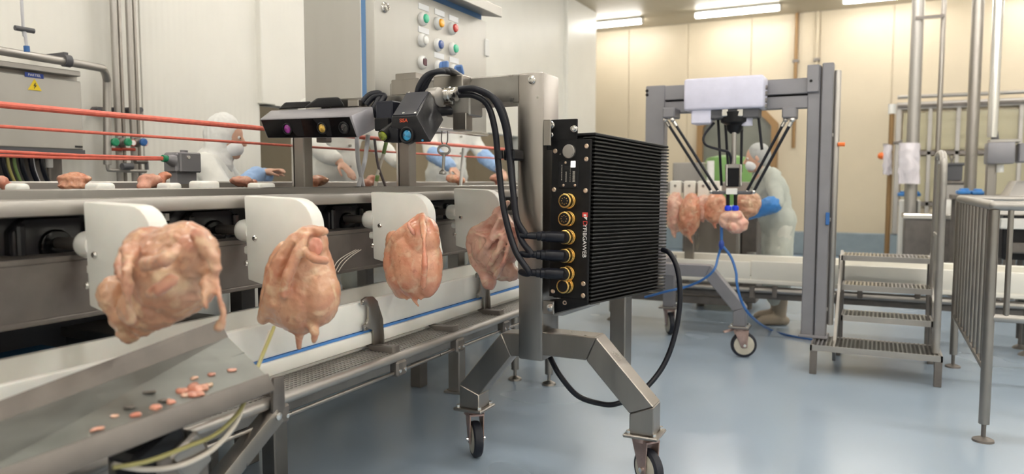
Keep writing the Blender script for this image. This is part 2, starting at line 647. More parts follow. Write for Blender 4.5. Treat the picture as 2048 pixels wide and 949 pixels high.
def lamp(x, y, label):
    t = thing('ceiling_lamp', label, 'lamp', (x, y, CEIL), group=LAMP_GROUP)
    MB().bx(x - 0.70, x + 0.70, y - 0.09, y + 0.09, CEIL - 0.045, CEIL, 0.012).build('lamp_body', 'lamp_body', t)
    MB().cyl((x - 0.685, y, CEIL - 0.065), (x + 0.685, y, CEIL - 0.065), 0.055, n=14, bev=0.02).build('lamp_tube', 'lamp_tube', t)
    for s in (-1, 1):
        MB().bx(x + s * 0.70 - 0.012, x + s * 0.70 + 0.012, y - 0.06, y + 0.06, CEIL - 0.12, CEIL - 0.03, 0.008).build('end_cap', 'lamp_body', t)


for y, xs in ((13.2, (-6.94, -4.585, -2.235, 0.115, 2.465, 4.8)), (10.0, (-2.235, 0.115, 2.465, 4.8)), (7.0, (-2.6, 0.115, 2.465, 4.8)),
              (4.0, (-3.3, -1.2, 0.9, 2.7, 4.2, 5.7)), (1.2, (-3.3, -1.2, 0.9, 2.7, 4.2, 5.7)), (-1.6, (-2.6, 0.115, 2.465, 4.2, 5.7))):  # unseen; near and right-hand lamps added to brighten the line and floor
    for x in xs:
        if y == 13.2:
            lb = {-4.585: 'lit white fluorescent ceiling lamp beside the white partition wall',
                  -2.235: 'lit white fluorescent ceiling lamp above the dark arched doorway',
                  0.115: 'lit white fluorescent ceiling lamp above the thin conduit pipes'}.get(x, 'lit white fluorescent ceiling lamp near the cream back wall')
        else:
            lb = 'unseen white fluorescent ceiling lamp placed overhead to light the hall'
        lamp(x, y, lb)

# dark arched doorway on the back wall
d = MB()
z0 = 0.0
xa, xb = -3.05, -1.62
prof = [(xa, z0), (xa, 2.35), (xa + 0.4, 2.78), (xb - 0.4, 2.78), (xb, 2.35), (xb, z0)]
inn = [(xa + 0.11, z0), (xa + 0.11, 2.30), (xa + 0.45, 2.67), (xb - 0.45, 2.67), (xb - 0.11, 2.30), (xb - 0.11, z0)]
for i in range(5):
    a, b2 = prof[i], prof[i + 1]
    c, e = inn[i + 1], inn[i]
    q = [V((p[0], YB - 0.07, p[1])) for p in (a, b2, c, e)]
    d.prism(q, (0, 1, 0), 0.14)
door = struct(d.build('door_1', 'bronze'))
MB().prism([V((p[0], YB - 0.03, p[1])) for p in inn], (0, 1, 0), 0.04).build('door_leaf', 'door_dark', door)
MB().bx(xa + 0.62, xa + 0.70, YB - 0.075, YB - 0.05, 0.95, 1.25, 0.01).build('handle', 'steel', door)

# glazed screen on the right of the back wall
wn = struct(MB().bx(0.25, 5.8, YB - 0.10, YB - 0.01, 2.50, 2.62, 0.01).bx(0.25, 0.33, YB - 0.10, YB - 0.01, 0.42, 2.5, 0.005)
            .build('window_1', 'steel_satin'))
wx = [0.33, 0.75, 1.15, 2.0, 2.85, 3.7, 4.6, 5.75]
for i in range(len(wx) - 1):
    for (za, zb) in ((0.95, 1.75), (1.80, 2.48)):
        MB().bx(wx[i] + 0.03, wx[i + 1] - 0.03, YB - 0.06, YB - 0.04, za + 0.03, zb - 0.03).build('pane', 'glass_tint', wn)
    MB().bx(wx[i + 1] - 0.03, wx[i + 1] + 0.03, YB - 0.09, YB - 0.02, 0.42, 2.5, 0.004).build('mullion', 'steel_satin', wn)
MB().bx(0.33, 5.75, YB - 0.09, YB - 0.02, 1.74, 1.81, 0.004).build('transom', 'steel_dull', wn)
MB().bx(0.33, 5.75, YB - 0.09, YB - 0.02, 0.90, 0.97, 0.004).build('transom', 'steel_dull', wn)
# ------------------------------------------------------------------ mobile sensor stand
def caster(t, x, y, swing, m_wheel='wheel_cream', wr=0.085, top=0.23, brake=False):
    """plate, fork and wheel as a part of thing t"""
    c, s_ = math.cos(swing), math.sin(swing)
    fwd2, side = V((c, s_, 0)), V((-s_, c, 0))
    base = V((x, y, 0))
    pl = MB().box(base + V((0, 0, top)), (0.15, 0.15, 0.014), None, 0.004).build('caster_plate', 'steel', t)
    for a in (-1, 1):
        for b in (-1, 1):
            MB().cyl(base + V((a * 0.055, b * 0.055, top + 0.005)), base + V((a * 0.055, b * 0.055, top + 0.02)), 0.01, n=6).build('bolt', 'steel_bright', pl)
    ax = base + fwd2 * -0.03 + V((0, 0, wr))
    f = MB().cyl(base + V((0, 0, top - 0.03)), base + V((0, 0, top)), 0.05, n=20)
    for a in (-1, 1):
        q = [base + fwd2 * 0.05 + V((0, 0, top - 0.02)), base - fwd2 * 0.06 + V((0, 0, top - 0.02)), ax - fwd2 * 0.02 + V((0, 0, -0.02)), ax + fwd2 * 0.02 + V((0, 0, -0.02))]
        f.prism([p + side * a * 0.032 for p in q], side, 0.006, 0.002)
    f.box(base - fwd2 * 0.005 + V((0, 0, top - 0.024)), (0.11, 0.07, 0.008), Matrix.Rotation(swing, 4, 'Z'))
    if brake:
        f.box(base + fwd2 * 0.085 + V((0, 0, top - 0.035)), (0.07, 0.05, 0.012), Matrix.Rotation(swing, 4, 'Z') @ Matrix.Rotation(0.3, 4, 'Y'), 0.004)
    fk = f.build('caster_fork', 'fork_rust', t)
    prof = [(-0.020, wr * 0.62), (-0.022, wr * 0.86), (-0.016, wr * 0.97), (0, wr), (0.016, wr * 0.97), (0.022, wr * 0.86), (0.020, wr * 0.62)]
    MB().lathe(ax, side, prof, 32).build('tyre', 'rubber', fk)
    MB().lathe(ax, side, [(-0.0235, wr * 0.2), (-0.024, wr * 0.7), (-0.018, wr * 0.86), (0.018, wr * 0.86), (0.024, wr * 0.7), (0.0235, wr * 0.2)], 32).build('wheel_disc', m_wheel, fk)
    MB().cyl(ax - side * 0.045, ax + side * 0.045, 0.011, n=10).build('axle', 'steel_bright', fk)


SY0, SY1 = 2.96, 3.14          # column front and back
cx0, cx1 = at(1036, 400, Y=SY0).x, at(1086, 400, Y=SY0).x
ztop = at(1085, 143, Y=SY0).z
zbot = at(1060, 722, Y=SY0).z
stand = thing('sensor_stand', 'brushed steel wheeled stand with square column and cranked legs beside the trough', 'stand', ((cx0 + cx1) / 2, 3.05, 0))
MB().bx(cx0, cx1, SY0, SY1, zbot, ztop, 0.012, 2).build('column', 'steel', stand)
# arm of the column reaching over the line
bz = at(930, 156, Y=SY0).z
xe = at(928, 170, Y=SY0).x
arm_h = ztop - at(1040, 205, Y=SY0).z
MB().bx(xe - 0.42, cx0 + 0.002, SY0 + 0.01, SY1 - 0.02, ztop - arm_h, ztop - 0.002, 0.006).build('arm', 'steel_h', stand)
p = at(1064, 160, Y=SY0)
MB().lathe(p, (0, -1, 0), [(0, 0.018), (0.004, 0.018), (0.006, 0.014), (0.010, 0.013), (0.011, 0.008), (0.006, 0.007)]).build('bolt', 'steel_bright', stand)
p = at(1075, 195, Y=SY0)
MB().lathe(p, (0, -1, 0), [(0, 0.005), (0.003, 0.004)]).build('bolt', 'steel_bright', stand)
# cable slot along the inner edge of the column
MB().bx(cx0 - 0.012, cx0 + 0.001, SY0 + 0.02, SY1 - 0.03, at(1036, 560, Y=SY0).z, at(1036, 208, Y=SY0).z, 0.003).build('edge_strip', 'steel_satin', stand)
# cranked legs
LY = 3.02
TW = 0.105


def leg(pts, y):
    """square tube swept in a plane y=const; pts are (x, z) of the centre line"""
    n = len(pts)
    offs = []
    for i in range(n):
        dirs = []
        if i > 0:
            dirs.append((V((pts[i][0] - pts[i - 1][0], 0, pts[i][1] - pts[i - 1][1]))).normalized())
        if i < n - 1:
            dirs.append((V((pts[i + 1][0] - pts[i][0], 0, pts[i + 1][1] - pts[i][1]))).normalized())
        nn = [V((-q.z, 0, q.x)) for q in dirs]
        b = (nn[0] + nn[-1]).normalized()
        offs.append(b * (TW / 2 / b.dot(nn[0])))
    m = MB()
    for i in range(n - 1):
        a, c = V((pts[i][0], y, pts[i][1])), V((pts[i + 1][0], y, pts[i + 1][1]))
        h = V((0, TW / 2, 0))
        m.hexa([a - offs[i] - h, c - offs[i + 1] - h, c - offs[i + 1] + h, a - offs[i] + h,
                a + offs[i] - h, c + offs[i + 1] - h, c + offs[i + 1] + h, a + offs[i] + h], 0.004)
    return m


def pxz(px, py):
    q = at(px, py, Y=LY - TW / 2)
    return (q.x, q.z)


l0, l1, l2, l3 = (cx0 + 0.03, pxz(1036, 690)[1]), pxz(1012, 690), pxz(936, 780), pxz(938, 825)
l2 = (l3[0], l2[1])
leg([l0, l1, l2, (l3[0], 0.235)], LY).build('leg', 'steel', stand)
r0, r1, r2 = (cx1 - 0.02, pxz(1118, 692)[1]), pxz(1182, 712), pxz(1283, 822)
leg([r0, (r1[0], r0[1]), r2, (r2[0], 0.235)], LY).build('leg', 'steel', stand)
caster(stand, l3[0], LY, R(131))
caster(stand, r2[0], LY, R(143), brake=True)
# rear upright that carries the computer
UY = 3.50
q0 = at(1219, 700, Y=UY)
q1 = at(1250, 700, Y=UY)
MB().bx(q0.x, q1.x, UY, UY + 0.11, 0.36, at(1235, 588, Y=UY).z, 0.006).build('upright', 'steel', stand)
qa = at(1240, 772, Y=LY + 0.03)
MB().bar(V((qa.x, qa.y, qa.z)), V(((q0.x + q1.x) / 2, UY + 0.05, 0.39)), 0.06, 0.06, (0, 0, 1), 0.004).build('upright_foot', 'steel', stand)

# ------------------------------------------------------------------ fanless edge computer
pw, ph = 0.205, 0.80
a_top = at(1101, 284, Y=2.98)
c_top = at(1179, 268, Y=2.955)
a_bot = at(1096, 606, Y=2.98)
box_yaw = -R(8.6)
corner = at(1182, 610, Y=2.955)              # bottom front right corner of the fin block
comp = thing('edge_computer', 'black finned fanless computer with gold connectors bolted to the steel stand', 'computer', corner, (-R(1.9), 0, box_yaw))
WC = WM[comp.name]
HT = (c_top.z - corner.z)
DP = 0.79
WD = 0.20
loc = lambda x, y, z: WC @ V((x, y, z))


def lb(x0, x1, y0, y1, z0, z1, bev=0.0):
    m = MB()
    m.bx(x0, x1, y0, y1, z0, z1, bev)
    return m


lb(-WD, -0.055, 0.012, DP - 0.02, 0.012, HT - 0.012, 0.004).build('core', 'black_anodised', comp, local=True)
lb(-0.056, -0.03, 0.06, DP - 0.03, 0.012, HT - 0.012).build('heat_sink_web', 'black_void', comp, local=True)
NF = 44
pit = HT / NF
fin = lb(-0.058, 0.0, 0.0, DP, 0.0, pit * 0.40, 0.0012).build('fin', 'black_fin', comp, local=True)
for k in range(1, NF):
    copy_part(fin, comp, (0, 0, pit * k))
lb(-WD, -0.001, 0.006, DP - 0.004, HT - 0.004, HT + 0.008, 0.003).build('top_plate', 'black_anodised', comp, local=True)
# front panel, a little lower at its outer edge like the photographed one
FX0, FX1 = -0.203, -0.012
lb(FX0, FX1, -0.014, 0.0, 0.02, HT - 0.02, 0.002).build('front_panel', 'black_anodised', comp, local=True)


def onp(u, v):
    """panel point: u 0..1 left to right, v 0..1 top to bottom"""
    return V((FX0 + (FX1 - FX0) * u, -0.014, HT - 0.02 - (HT - 0.04) * v))


def lat(p, prof, n=20):
    return MB().lathe(p, (0, -1, 0), prof, n)


for u, v in ((0.09, 0.07), (0.90, 0.045), (0.90, 0.125), (0.08, 0.315), (0.90, 0.32), (0.11, 0.965), (0.90, 0.90), (0.90, 0.975)):
    s = lat(onp(u, v), [(0, 0.0105), (0.003, 0.0105), (0.005, 0.008), (0.005, 0.004), (0.003, 0.004)], 12).build('screw', 'copper_screw', comp, local=True)
lat(onp(0.47, 0.075), [(0, 0.030), (0.012, 0.030), (0.013, 0.027), (0.016, 0.026), (0.017, 0.0)]).build('blanking_plug', 'steel_satin', comp, local=True)
lat(onp(0.22, 0.09), [(0, 0.004), (0.002, 0.003)], 10).build('status_hole', 'steel_dull', comp, local=True)
# small service cover
q0, q1 = onp(0.20, 0.13), onp(0.72, 0.305)
cov = lb(q0.x, q1.x, -0.0185, -0.013, q1.z, q0.z, 0.002).build('service_cover', 'black_plastic', comp, local=True)
for u, v in ((0.38, 0.145), (0.34, 0.287), (0.64, 0.287)):
    p = onp(u, v)
    lat(p - V((0, 0.004, 0)), [(0, 0.006), (0.003, 0.006), (0.004, 0.004)], 10).build('screw', 'copper_screw', cov, local=True)
p0, p1 = onp(0.52, 0.135), onp(0.64, 0.175)
lb(p0.x, p1.x, -0.0215, -0.018, p1.z, p0.z, 0.0016).build('lit_window', 'led_white', cov, local=True)
for u0, u1, v0, v1 in ((0.275, 0.295, 0.155, 0.255), (0.385, 0.415, 0.20, 0.265), (0.50, 0.512, 0.16, 0.265), (0.57, 0.63, 0.195, 0.265)):
    p0, p1 = onp(u0, v0), onp(u1, v1)
    n = 9
    m = MB()
    for k in range(n):
        za = p1.z + (p0.z - p1.z) * k / n
        m.bx(p0.x + 0.0008 * (k % 2), p1.x, -0.0192, -0.0184, za, za + (p0.z - p1.z) / n * 0.72)
    m.build('fine_print', 'print_grey', cov, local=True, smooth=0)
p0, p1 = onp(0.36, 0.165), onp(0.47, 0.19)
lb(p0.x, p1.x, -0.0195, -0.018, p1.z, p0.z, 0.001).build('slot', 'black_void', cov, local=True)

# connectors
CONS = []
for (u, v) in ((0.50, 0.385), (0.50, 0.497), (0.52, 0.612), (0.52, 0.728), (0.52, 0.842), (0.50, 0.920)):
    p = onp(u, v)
    c = lat(p, [(0, 0.033), (0.010, 0.033), (0.011, 0.029), (0.016, 0.031), (0.020, 0.031), (0.021, 0.029), (0.026, 0.029), (0.027, 0.031), (0.045, 0.031), (0.047, 0.028), (0.047, 0.025), (0.034, 0.024)], 28).build('connector', 'gold', comp, local=True)
    lat(p, [(0.03, 0.0245), (0.043, 0.0245), (0.044, 0.02)], 20).build('socket', 'black_plastic', c, local=True)
    CONS.append(p)
for k in (0, 1):
    m = MB()
    for j in range(8):
        a = j * math.pi / 4
        m.cyl(CONS[k] + V((0.014 * math.cos(a), -0.040, 0.014 * math.sin(a))), CONS[k] + V((0.014 * math.cos(a), -0.047, 0.014 * math.sin(a))), 0.002, n=6)
    m.build('pin', 'gold', [c for c in comp.children if c.name.startswith('connector')][k], local=True)
# printed name running down the panel, with its red and white emblem
MT = frame(loc(*(onp(0.90, 0.632) - V((0, 0.0006, 0)))), WC.to_3x3() @ V((0, 0, -1)), WC.to_3x3() @ V((1, 0, 0)))
text('lettering', 'YFIBGAWEB', 0.0265, 'print_white', comp, MT)
MT = frame(loc(*(onp(0.90, 0.522) - V((0, 0.0006, 0)))), WC.to_3x3() @ V((0, 0, -1)), WC.to_3x3() @ V((1, 0, 0)))
text('lettering', 'D', 0.030, 'print_red', comp, MT)
e = onp(0.90, 0.478)
em = lb(e.x - 0.013, e.x + 0.013, -0.0148, -0.014, e.z - 0.004, e.z + 0.016).build('emblem', 'print_red', comp, local=True)
MB().prism([e + V((-0.008, -0.0009, -0.003)), e + V((0.010, -0.0009, -0.003)), e + V((0.010, -0.0009, -0.017))], (0, 1, 0), 0.0008).build('emblem_corner', 'print_white', em, local=True)
MB().bx(e.x - 0.006, e.x + 0.006, -0.0156, -0.0148, e.z + 0.001, e.z + 0.008).build('emblem_corner', 'print_white', em, local=True)

# mounting brackets at top and bottom
br = MB()
tl, tr = at(1090, 245, Y=3.0), at(1155, 245, Y=3.0)
zl, zh = at(1100, 300, Y=3.0).z, at(1100, 240, Y=3.0).z
MB().bx(tl.x + 0.01, tr.x, 2.995, 3.007, zl, zh, 0.002).build('mount_plate', 'black_anodised', comp)
MB().bx(at(1088, 250, Y=2.955).x, at(1103, 250, Y=2.955).x, 2.945, 2.958, at(1090, 292, Y=2.95).z, at(1090, 240, Y=2.95).z, 0.003).build('bracket', 'steel', comp)
for px, py, r in ((1102, 251, 0.019), (1102, 270, 0.013), (1149, 258, 0.015)):
    p = at(px, py, Y=2.995)
    MB().lathe(p, (0, -1, 0), [(0, r), (0.005, r), (0.006, r * 0.8), (0.022, r * 0.78), (0.024, r * 0.6), (0.016, r * 0.4)], 14).build('bolt', 'steel_bright', comp)
MB().prism([at(1100, 600, Y=2.975), at(1178, 590, Y=2.955), at(1176, 610, Y=2.955), at(1106, 628, Y=2.975)], (0, 1, 0), 0.010, 0.002).build('mount_plate', 'black_anodised', comp)
MB().prism([at(1106, 628, Y=2.985), at(1178, 608, Y=2.985), at(1200, 606, Y=3.05), at(1125, 630, Y=3.05)], (0, 0, 1), 0.012).build('shelf', 'steel', comp)
p = at(1100, 613, Y=2.955)
MB().bx(at(1088, 613, Y=2.955).x, at(1110, 613, Y=2.955).x, 2.940, 2.957, at(1090, 628, Y=2.95).z, at(1090, 601, Y=2.95).z, 0.003).build('bracket', 'steel', comp)
MB().lathe(at(1101, 616, Y=2.942), (0, -1, 0), [(0, 0.017), (0.003, 0.017), (0.004, 0.010), (0.012, 0.009), (0.013, 0.004)], 14).build('bolt', 'steel_bright', comp)
MB().lathe(at(1130, 606, Y=2.965), (0, -1, 0), [(0, 0.011), (0.004, 0.010), (0.004, 0.005), (0.002, 0.004)], 14).build('bolt', 'copper_screw', comp)

# ------------------------------------------------------------------ cables from the gland to the computer
gl = at(915, 186, Y=2.80)


def plugged_cable(con, pts, label):
    t = thing('sensor_cable', label, 'cable', loc(*con), group='black cables between sensors and computer')
    e0 = loc(*(con + V((0, -0.03, 0))))
    dr = (WC.to_3x3() @ V((0, -1, 0))).normalized()
    side = V((-1, 0, 0))
    ax = (dr * 0.42 + side * 0.9 + V((0, 0, 0.03))).normalized()
    e0 = loc(*(con + V((0, -0.030, 0))))
    MB().lathe(e0, dr, [(0, 0.0265), (0.03, 0.0265), (0.034, 0.025)], 22).build('coupling', 'black_plastic', t)
    e1 = e0 + dr * 0.018
    MB().lathe(e1, ax, [(0, 0.024), (0.075, 0.024), (0.08, 0.021), (0.085, 0.0225), (0.096, 0.0225), (0.10, 0.019), (0.105, 0.020), (0.115, 0.0195), (0.118, 0.016), (0.15, 0.0145)], 22).build('plug', 'cable_black', t)
    q = e1 + ax * 0.14
    MB().tube([q, q + ax * 0.04] + pts, 0.0138, 12, 8).build('cable', 'cable_black', t)
    return t


def cp(px, py, y):
    return at(px, py, Y=y)


plugged_cable(CONS[2], [cp(1050, 468, 2.85), cp(1034, 440, 2.84), cp(1026, 380, 2.85), cp(1018, 310, 2.86), cp(1008, 245, 2.84), cp(985, 196, 2.80), cp(950, 178, 2.77), cp(918, 179, 2.76)],
              'black cable plugged into the third gold connector from the top')
plugged_cable(CONS[3], [cp(1062, 508, 2.84), cp(1042, 478, 2.85), cp(1030, 420, 2.91), cp(1022, 320, 2.92), cp(1014, 250, 2.91), cp(995, 203, 2.88), cp(958, 184, 2.85), cp(918, 186, 2.82)],
              'black cable plugged into the fourth gold connector from the top')
plugged_cable(CONS[4], [cp(1058, 545, 2.82), cp(1030, 500, 2.82), cp(1008, 420, 2.83), cp(997, 330, 2.84), cp(990, 260, 2.83), cp(975, 210, 2.81), cp(948, 191, 2.79), cp(918, 190, 2.78)],
              'black cable plugged into the fifth gold connector from the top')
st = thing('cable_strap', 'black hook and loop strap tying the cables to the steel column', 'strap', cp(1020, 310, 2.88))
a, b_ = cp(1006, 311, 2.87), cp(1040, 311, 2.92)
MB().bx(a.x, b_.x, 2.865, 2.965, at(1020, 321, Y=2.87).z, at(1020, 299, Y=2.87).z, 0.008).build('band', 'black_plastic', st)
a, b_ = cp(988, 312, 2.82), cp(1006, 312, 2.82)
MB().cyl(cp(998, 318, 2.84), cp(997, 302, 2.84), 0.019, n=16).build('loop', 'black_plastic', st)
# power lead that hangs in a wide bow behind the leg
pl = MB()
pts = [at(1100, 715, Y=3.1), at(1120, 752, Y=3.05), at(1155, 792, Y=3.09), at(1200, 808, Y=3.14), at(1235, 808, Y=3.18), at(1282, 785, Y=3.3), at(1325, 735, Y=3.4),
       at(1350, 670, Y=3.45), at(1360, 600, Y=3.48), at(1355, 540, Y=3.5), at(1340, 508, Y=3.52), at(1325, 500, Y=3.55)]
tag(MB().tube(pts, 0.0125, 12, 8).build('power_lead', 'cable_black'), 'thick black power lead hanging in a loop below the finned computer', 'cable')

# ------------------------------------------------------------------ sensor head on the arm
head = stand                 # clamp rail and glands are bolted to the stand: its parts
# end block and post stub on the arm
b0, b1 = at(782, 190, Y=2.93), at(925, 178, Y=2.93)
zt0 = at(782, 160, Y=2.93).z
MB().bx(b0.x, at(838, 170, Y=2.93).x, 2.93, 3.08, at(782, 192, Y=2.93).z, zt0, 0.004).build('end_block', 'steel', head)
MB().bx(at(866, 170, Y=2.90).x, at(925, 170, Y=2.90).x, 2.90, 3.12, at(900, 188, Y=2.9).z, at(900, 151, Y=2.9).z, 0.004).build('clamp_block', 'steel', head)
MB().bx(at(790, 150, Y=2.98).x, at(832, 150, Y=2.98).x, 2.98, 3.06, zt0, at(800, 147, Y=2.98).z, 0.003).build('square_stub', 'steel', head)
# cross rail
ra, rb = at(640, 203, Y=2.80), at(905, 196, Y=2.80)
MB().bx(ra.x, rb.x, 2.80, 2.86, at(800, 215, Y=2.8).z, at(800, 190, Y=2.8).z, 0.004).build('cross_rail', 'steel_h', head)
MB().bx(at(885, 200, Y=2.80).x, at(935, 200, Y=2.80).x, 2.82, 2.94, at(900, 232, Y=2.8).z, at(900, 176, Y=2.8).z, 0.006).build('gland_block', 'steel_satin', head)
MB().lathe(at(885, 190, Y=2.79), (1, 0, 0), [(0, 0.030), (0.018, 0.030), (0.020, 0.026), (0.024, 0.033), (0.040, 0.033), (0.042, 0.028), (0.050, 0.031), (0.070, 0.031), (0.072, 0.024)], 20).build('cable_gland', 'steel_bright', head)
MB().bx(at(905, 240, Y=2.80).x, at(932, 240, Y=2.80).x, 2.80, 2.86, at(900, 262, Y=2.8).z, at(900, 226, Y=2.8).z, 0.004).build('lug', 'steel', head)
MB().cyl(at(868, 225, Y=2.72), at(900, 222, Y=2.80), 0.02, n=16).build('pivot_pin', 'black_plastic', head)
# cable loop over the clamp
for k, off in enumerate((0, 7, 13)):
    tag(MB().tube([at(833 + off, 196, Y=2.76 + 0.024 * k), at(838 + off, 172, Y=2.76 + 0.024 * k), at(855 + off, 150 - off * 0.3, Y=2.78 + 0.024 * k), at(884 + off, 143 - off * 0.2, Y=2.82 + 0.024 * k), at(908 + off * 0.5, 148, Y=2.98), at(922 + off * 0.5, 160, Y=3.15), at(926, 182, Y=3.17)], 0.0125, 12, 8).build('looped_cable', 'cable_black'),
        ['outermost of three black cables arching over the clamp block behind the scanner', 'middle one of three black cables arching over the clamp block behind the scanner', 'innermost of three black cables arching over the clamp block behind the scanner'][k], 'cable', 'cables arching over the clamp')
for k, (dx, dy) in enumerate(((0, 0), (8, 4))):
    tag(MB().tube([at(724 + dx, 206 + dy, Y=2.70), at(740 + dx, 190 + dy, Y=2.72), at(760 + dx, 188 + dy, Y=2.74), at(754 + dx, 205, Y=2.72), at(746 + dx, 222, Y=2.70), at(756 + dx, 234, Y=2.72)], 0.014, 12, 8).build('looped_cable', 'cable_black'),
        ['short black cable curled round the rail, against the sensor bar', 'short black cable curled round the rail, against the scanner'][k], 'cable', 'cables curled behind the sensor bar')

# long three-lens sensor bar
sb = thing('depth_camera_bar', 'long grey depth camera with violet, amber and dark lenses in a black window', 'camera', at(635, 245, Y=2.55))
Yf, Yb = 2.50, 2.66
TL, TR, BR, BL = at(519, 238, Y=Yf), at(703, 231, Y=Yf), at(717, 276, Y=Yf + 0.02), at(535, 277, Y=Yf + 0.02)
tl, tr2 = at(541, 221, Y=Yb), at(746, 213, Y=Yb)
br2, bl2 = at(752, 258, Y=Yb), at(560, 266, Y=Yb)
MB().hexa([BL, BR, br2, bl2, TL, TR, tr2, tl], 0.006, 2).build('housing', 'sensor_grey', sb)
nf = (TR - TL).cross(BL - TL).normalized()
if nf.y > 0:
    nf = -nf


def face(u, v, o=0.0):
    return TL + (TR - TL) * u + (BL - TL) * v + (BR - TR - BL + TL) * (u * v) + nf * o


MB().prism([face(0.02, 0.06, 0.002), face(0.975, 0.06, 0.002), face(0.985, 0.95, 0.002), face(0.02, 0.95, 0.002)], nf, 0.006).build('window', 'black_gloss', sb)
for u0, u1 in ((0.27, 0.50), (0.60, 0.80)):
    MB().prism([face(u0, 0.10, 0.0052), face(u1 - 0.03, 0.10, 0.0052), face(u1 - 0.06, 0.9, 0.0052), face(u0 + 0.09, 0.9, 0.0052)], nf, 0.0008).build('window_inlay', 'black_plastic', sb)
for u, mt in ((0.285, 'lens_violet'), (0.665, 'lens_amber'), (0.895, 'lens_dark')):
    c = face(u, 0.53, 0.004)
    rg = MB().lathe(c, nf, [(0, 0.026), (0.006, 0.026), (0.008, 0.023), (0.007, 0.020), (0.002, 0.019)], 28).build('lens_ring', 'black_plastic', sb)
    MB().lathe(c, nf, [(0, 0.0195), (0.003, 0.0185), (0.0055, 0.012), (0.0065, 0.0)], 24).build('lens', mt, rg)
MB().hexa([at(556, 219, Y=2.68), at(620, 216, Y=2.68), at(620, 216, Y=2.78), at(556, 219, Y=2.78), at(570, 205, Y=2.68), at(622, 203, Y=2.68), at(622, 203, Y=2.78), at(570, 205, Y=2.78)], 0.005).build('rear_module', 'black_plastic', sb)
MB().hexa([at(607, 216, Y=2.66), at(690, 213, Y=2.66), at(690, 213, Y=2.78), at(607, 216, Y=2.78), at(634, 196, Y=2.66), at(678, 194, Y=2.66), at(678, 194, Y=2.78), at(634, 196, Y=2.78)], 0.01, 2).build('rear_module', 'black_plastic', sb)
MB().bx(at(632, 279, Y=2.6).x, at(652, 279, Y=2.6).x, 2.6, 2.64, at(640, 285, Y=2.6).z, at(640, 268, Y=2.6).z, 0.003).build('cable_stub', 'steel_dull', sb)
MB().bx(at(700, 203, Y=2.68).x, at(722, 203, Y=2.68).x, 2.66, 2.82, at(710, 215, Y=2.68).z, at(710, 200, Y=2.68).z, 0.004).build('bracket', 'steel', sb)

# angular black scanner
sn = thing('laser_scanner', 'angular black laser scanner with a blue lens and orange marking beside the sensor bar', 'scanner', at(830, 240, Y=2.5))
Yf, Yb = 2.48, 2.68
D, C_, E_, F_ = at(783, 233, Y=Yf), at(832, 231, Y=Yf), at(862, 285, Y=Yf), at(781, 287, Y=Yf)
A_, B_, G_ = at(812, 186, Y=Yb), at(861, 183, Y=Yb), at(888, 240, Y=Yb)
H_ = G_ + (F_ - E_)
MB().hexa([F_, E_, G_, H_, D, C_, B_, A_], 0.005, 2).build('housing', 'black_housing', sn)
nt_ = (C_ - D).cross(A_ - D).normalized()
if nt_.z < 0:
    nt_ = -nt_
tq = [D + (A_ - D) * 0.02 + (C_ - D) * 0.06, C_ - (C_ - D) * 0.06 + (B_ - C_) * 0.02, B_ - (B_ - A_) * 0.06 - (B_ - C_) * 0.03, A_ + (B_ - A_) * 0.06 - (A_ - D) * 0.03]
MB().prism([q + nt_ * 0.002 for q in tq], nt_, 0.004).build('top_cover', 'scanner_top', sn)
for q in (tq[0] + (tq[1] - tq[0]) * 0.45 + (tq[3] - tq[0]) * 0.06, tq[3] + (tq[2] - tq[3]) * 0.1, tq[1] + (tq[2] - tq[1]) * 0.05):
    MB().lathe(q + nt_ * 0.003, nt_, [(0, 0.006), (0.003, 0.0055), (0.003, 0.003), (0.002, 0.002)], 12).build('screw', 'steel_bright', sn)
nf = V((0, -1, 0))
c = at(816, 271, Y=Yf)
MB().lathe(c, nf, [(-0.01, 0.036), (0.012, 0.034), (0.014, 0.030), (0.012, 0.024), (0.004, 0.022)], 28).build('lens_barrel', 'black_plastic', sn)
MB().lathe(c + V((0, -0.004, 0)), nf, [(0, 0.022), (0.004, 0.020), (0.007, 0.012), (0.008, 0)], 24).build('lens', 'lens_blue', sn)
MB().prism([at(783, 255, Y=Yf - 0.003), at(770, 285, Y=Yf - 0.003), at(800, 286, Y=Yf - 0.003), at(800, 258, Y=Yf - 0.003)], (0, 1, 0), 0.03, 0.004).build('lens_guard', 'black_housing', sn)
MB().cyl(at(790, 252, Y=2.52), at(766, 272, Y=2.45), 0.020, 0.024, n=20).build('pointer_barrel', 'black_plastic', sn)
dr = (at(762, 276, Y=2.43) - at(790, 252, Y=2.52)).normalized()
c = at(766, 272, Y=2.45)
MB().lathe(c, dr, [(0, 0.020), (0.006, 0.0195), (0.012, 0.012), (0.014, 0)], 20).build('pointer_lens', 'lens_green', sn)
MB().lathe(at(845, 281, Y=Yf), nf, [(0, 0.005), (0.002, 0.004)], 10).build('indicator', 'lens_blue', sn)
MT = frame(at(807, 241.5, Y=Yf - 0.0012), (1, 0, 0), (0, 0, 1))
text('marking', 'SISA', 0.021, 'print_orange', sn, MT, 0.0006)
MB().bx(at(757, 240, Y=2.62).x, at(790, 240, Y=2.62).x, 2.60, 2.72, at(770, 243, Y=2.62).z, at(770, 203, Y=2.62).z, 0.005).build('side_module', 'scanner_top', sn)
MB().bx(at(752, 240, Y=2.60).x, at(782, 240, Y=2.60).x, 2.585, 2.66, at(770, 262, Y=2.6).z, at(770, 236, Y=2.6).z, 0.005).build('side_module', 'black_plastic', sn)
MB().cyl(at(858, 196, Y=2.74), at(880, 194, Y=2.74), 0.042, n=24, bev=0.004).build('swivel', 'steel_satin', sn)

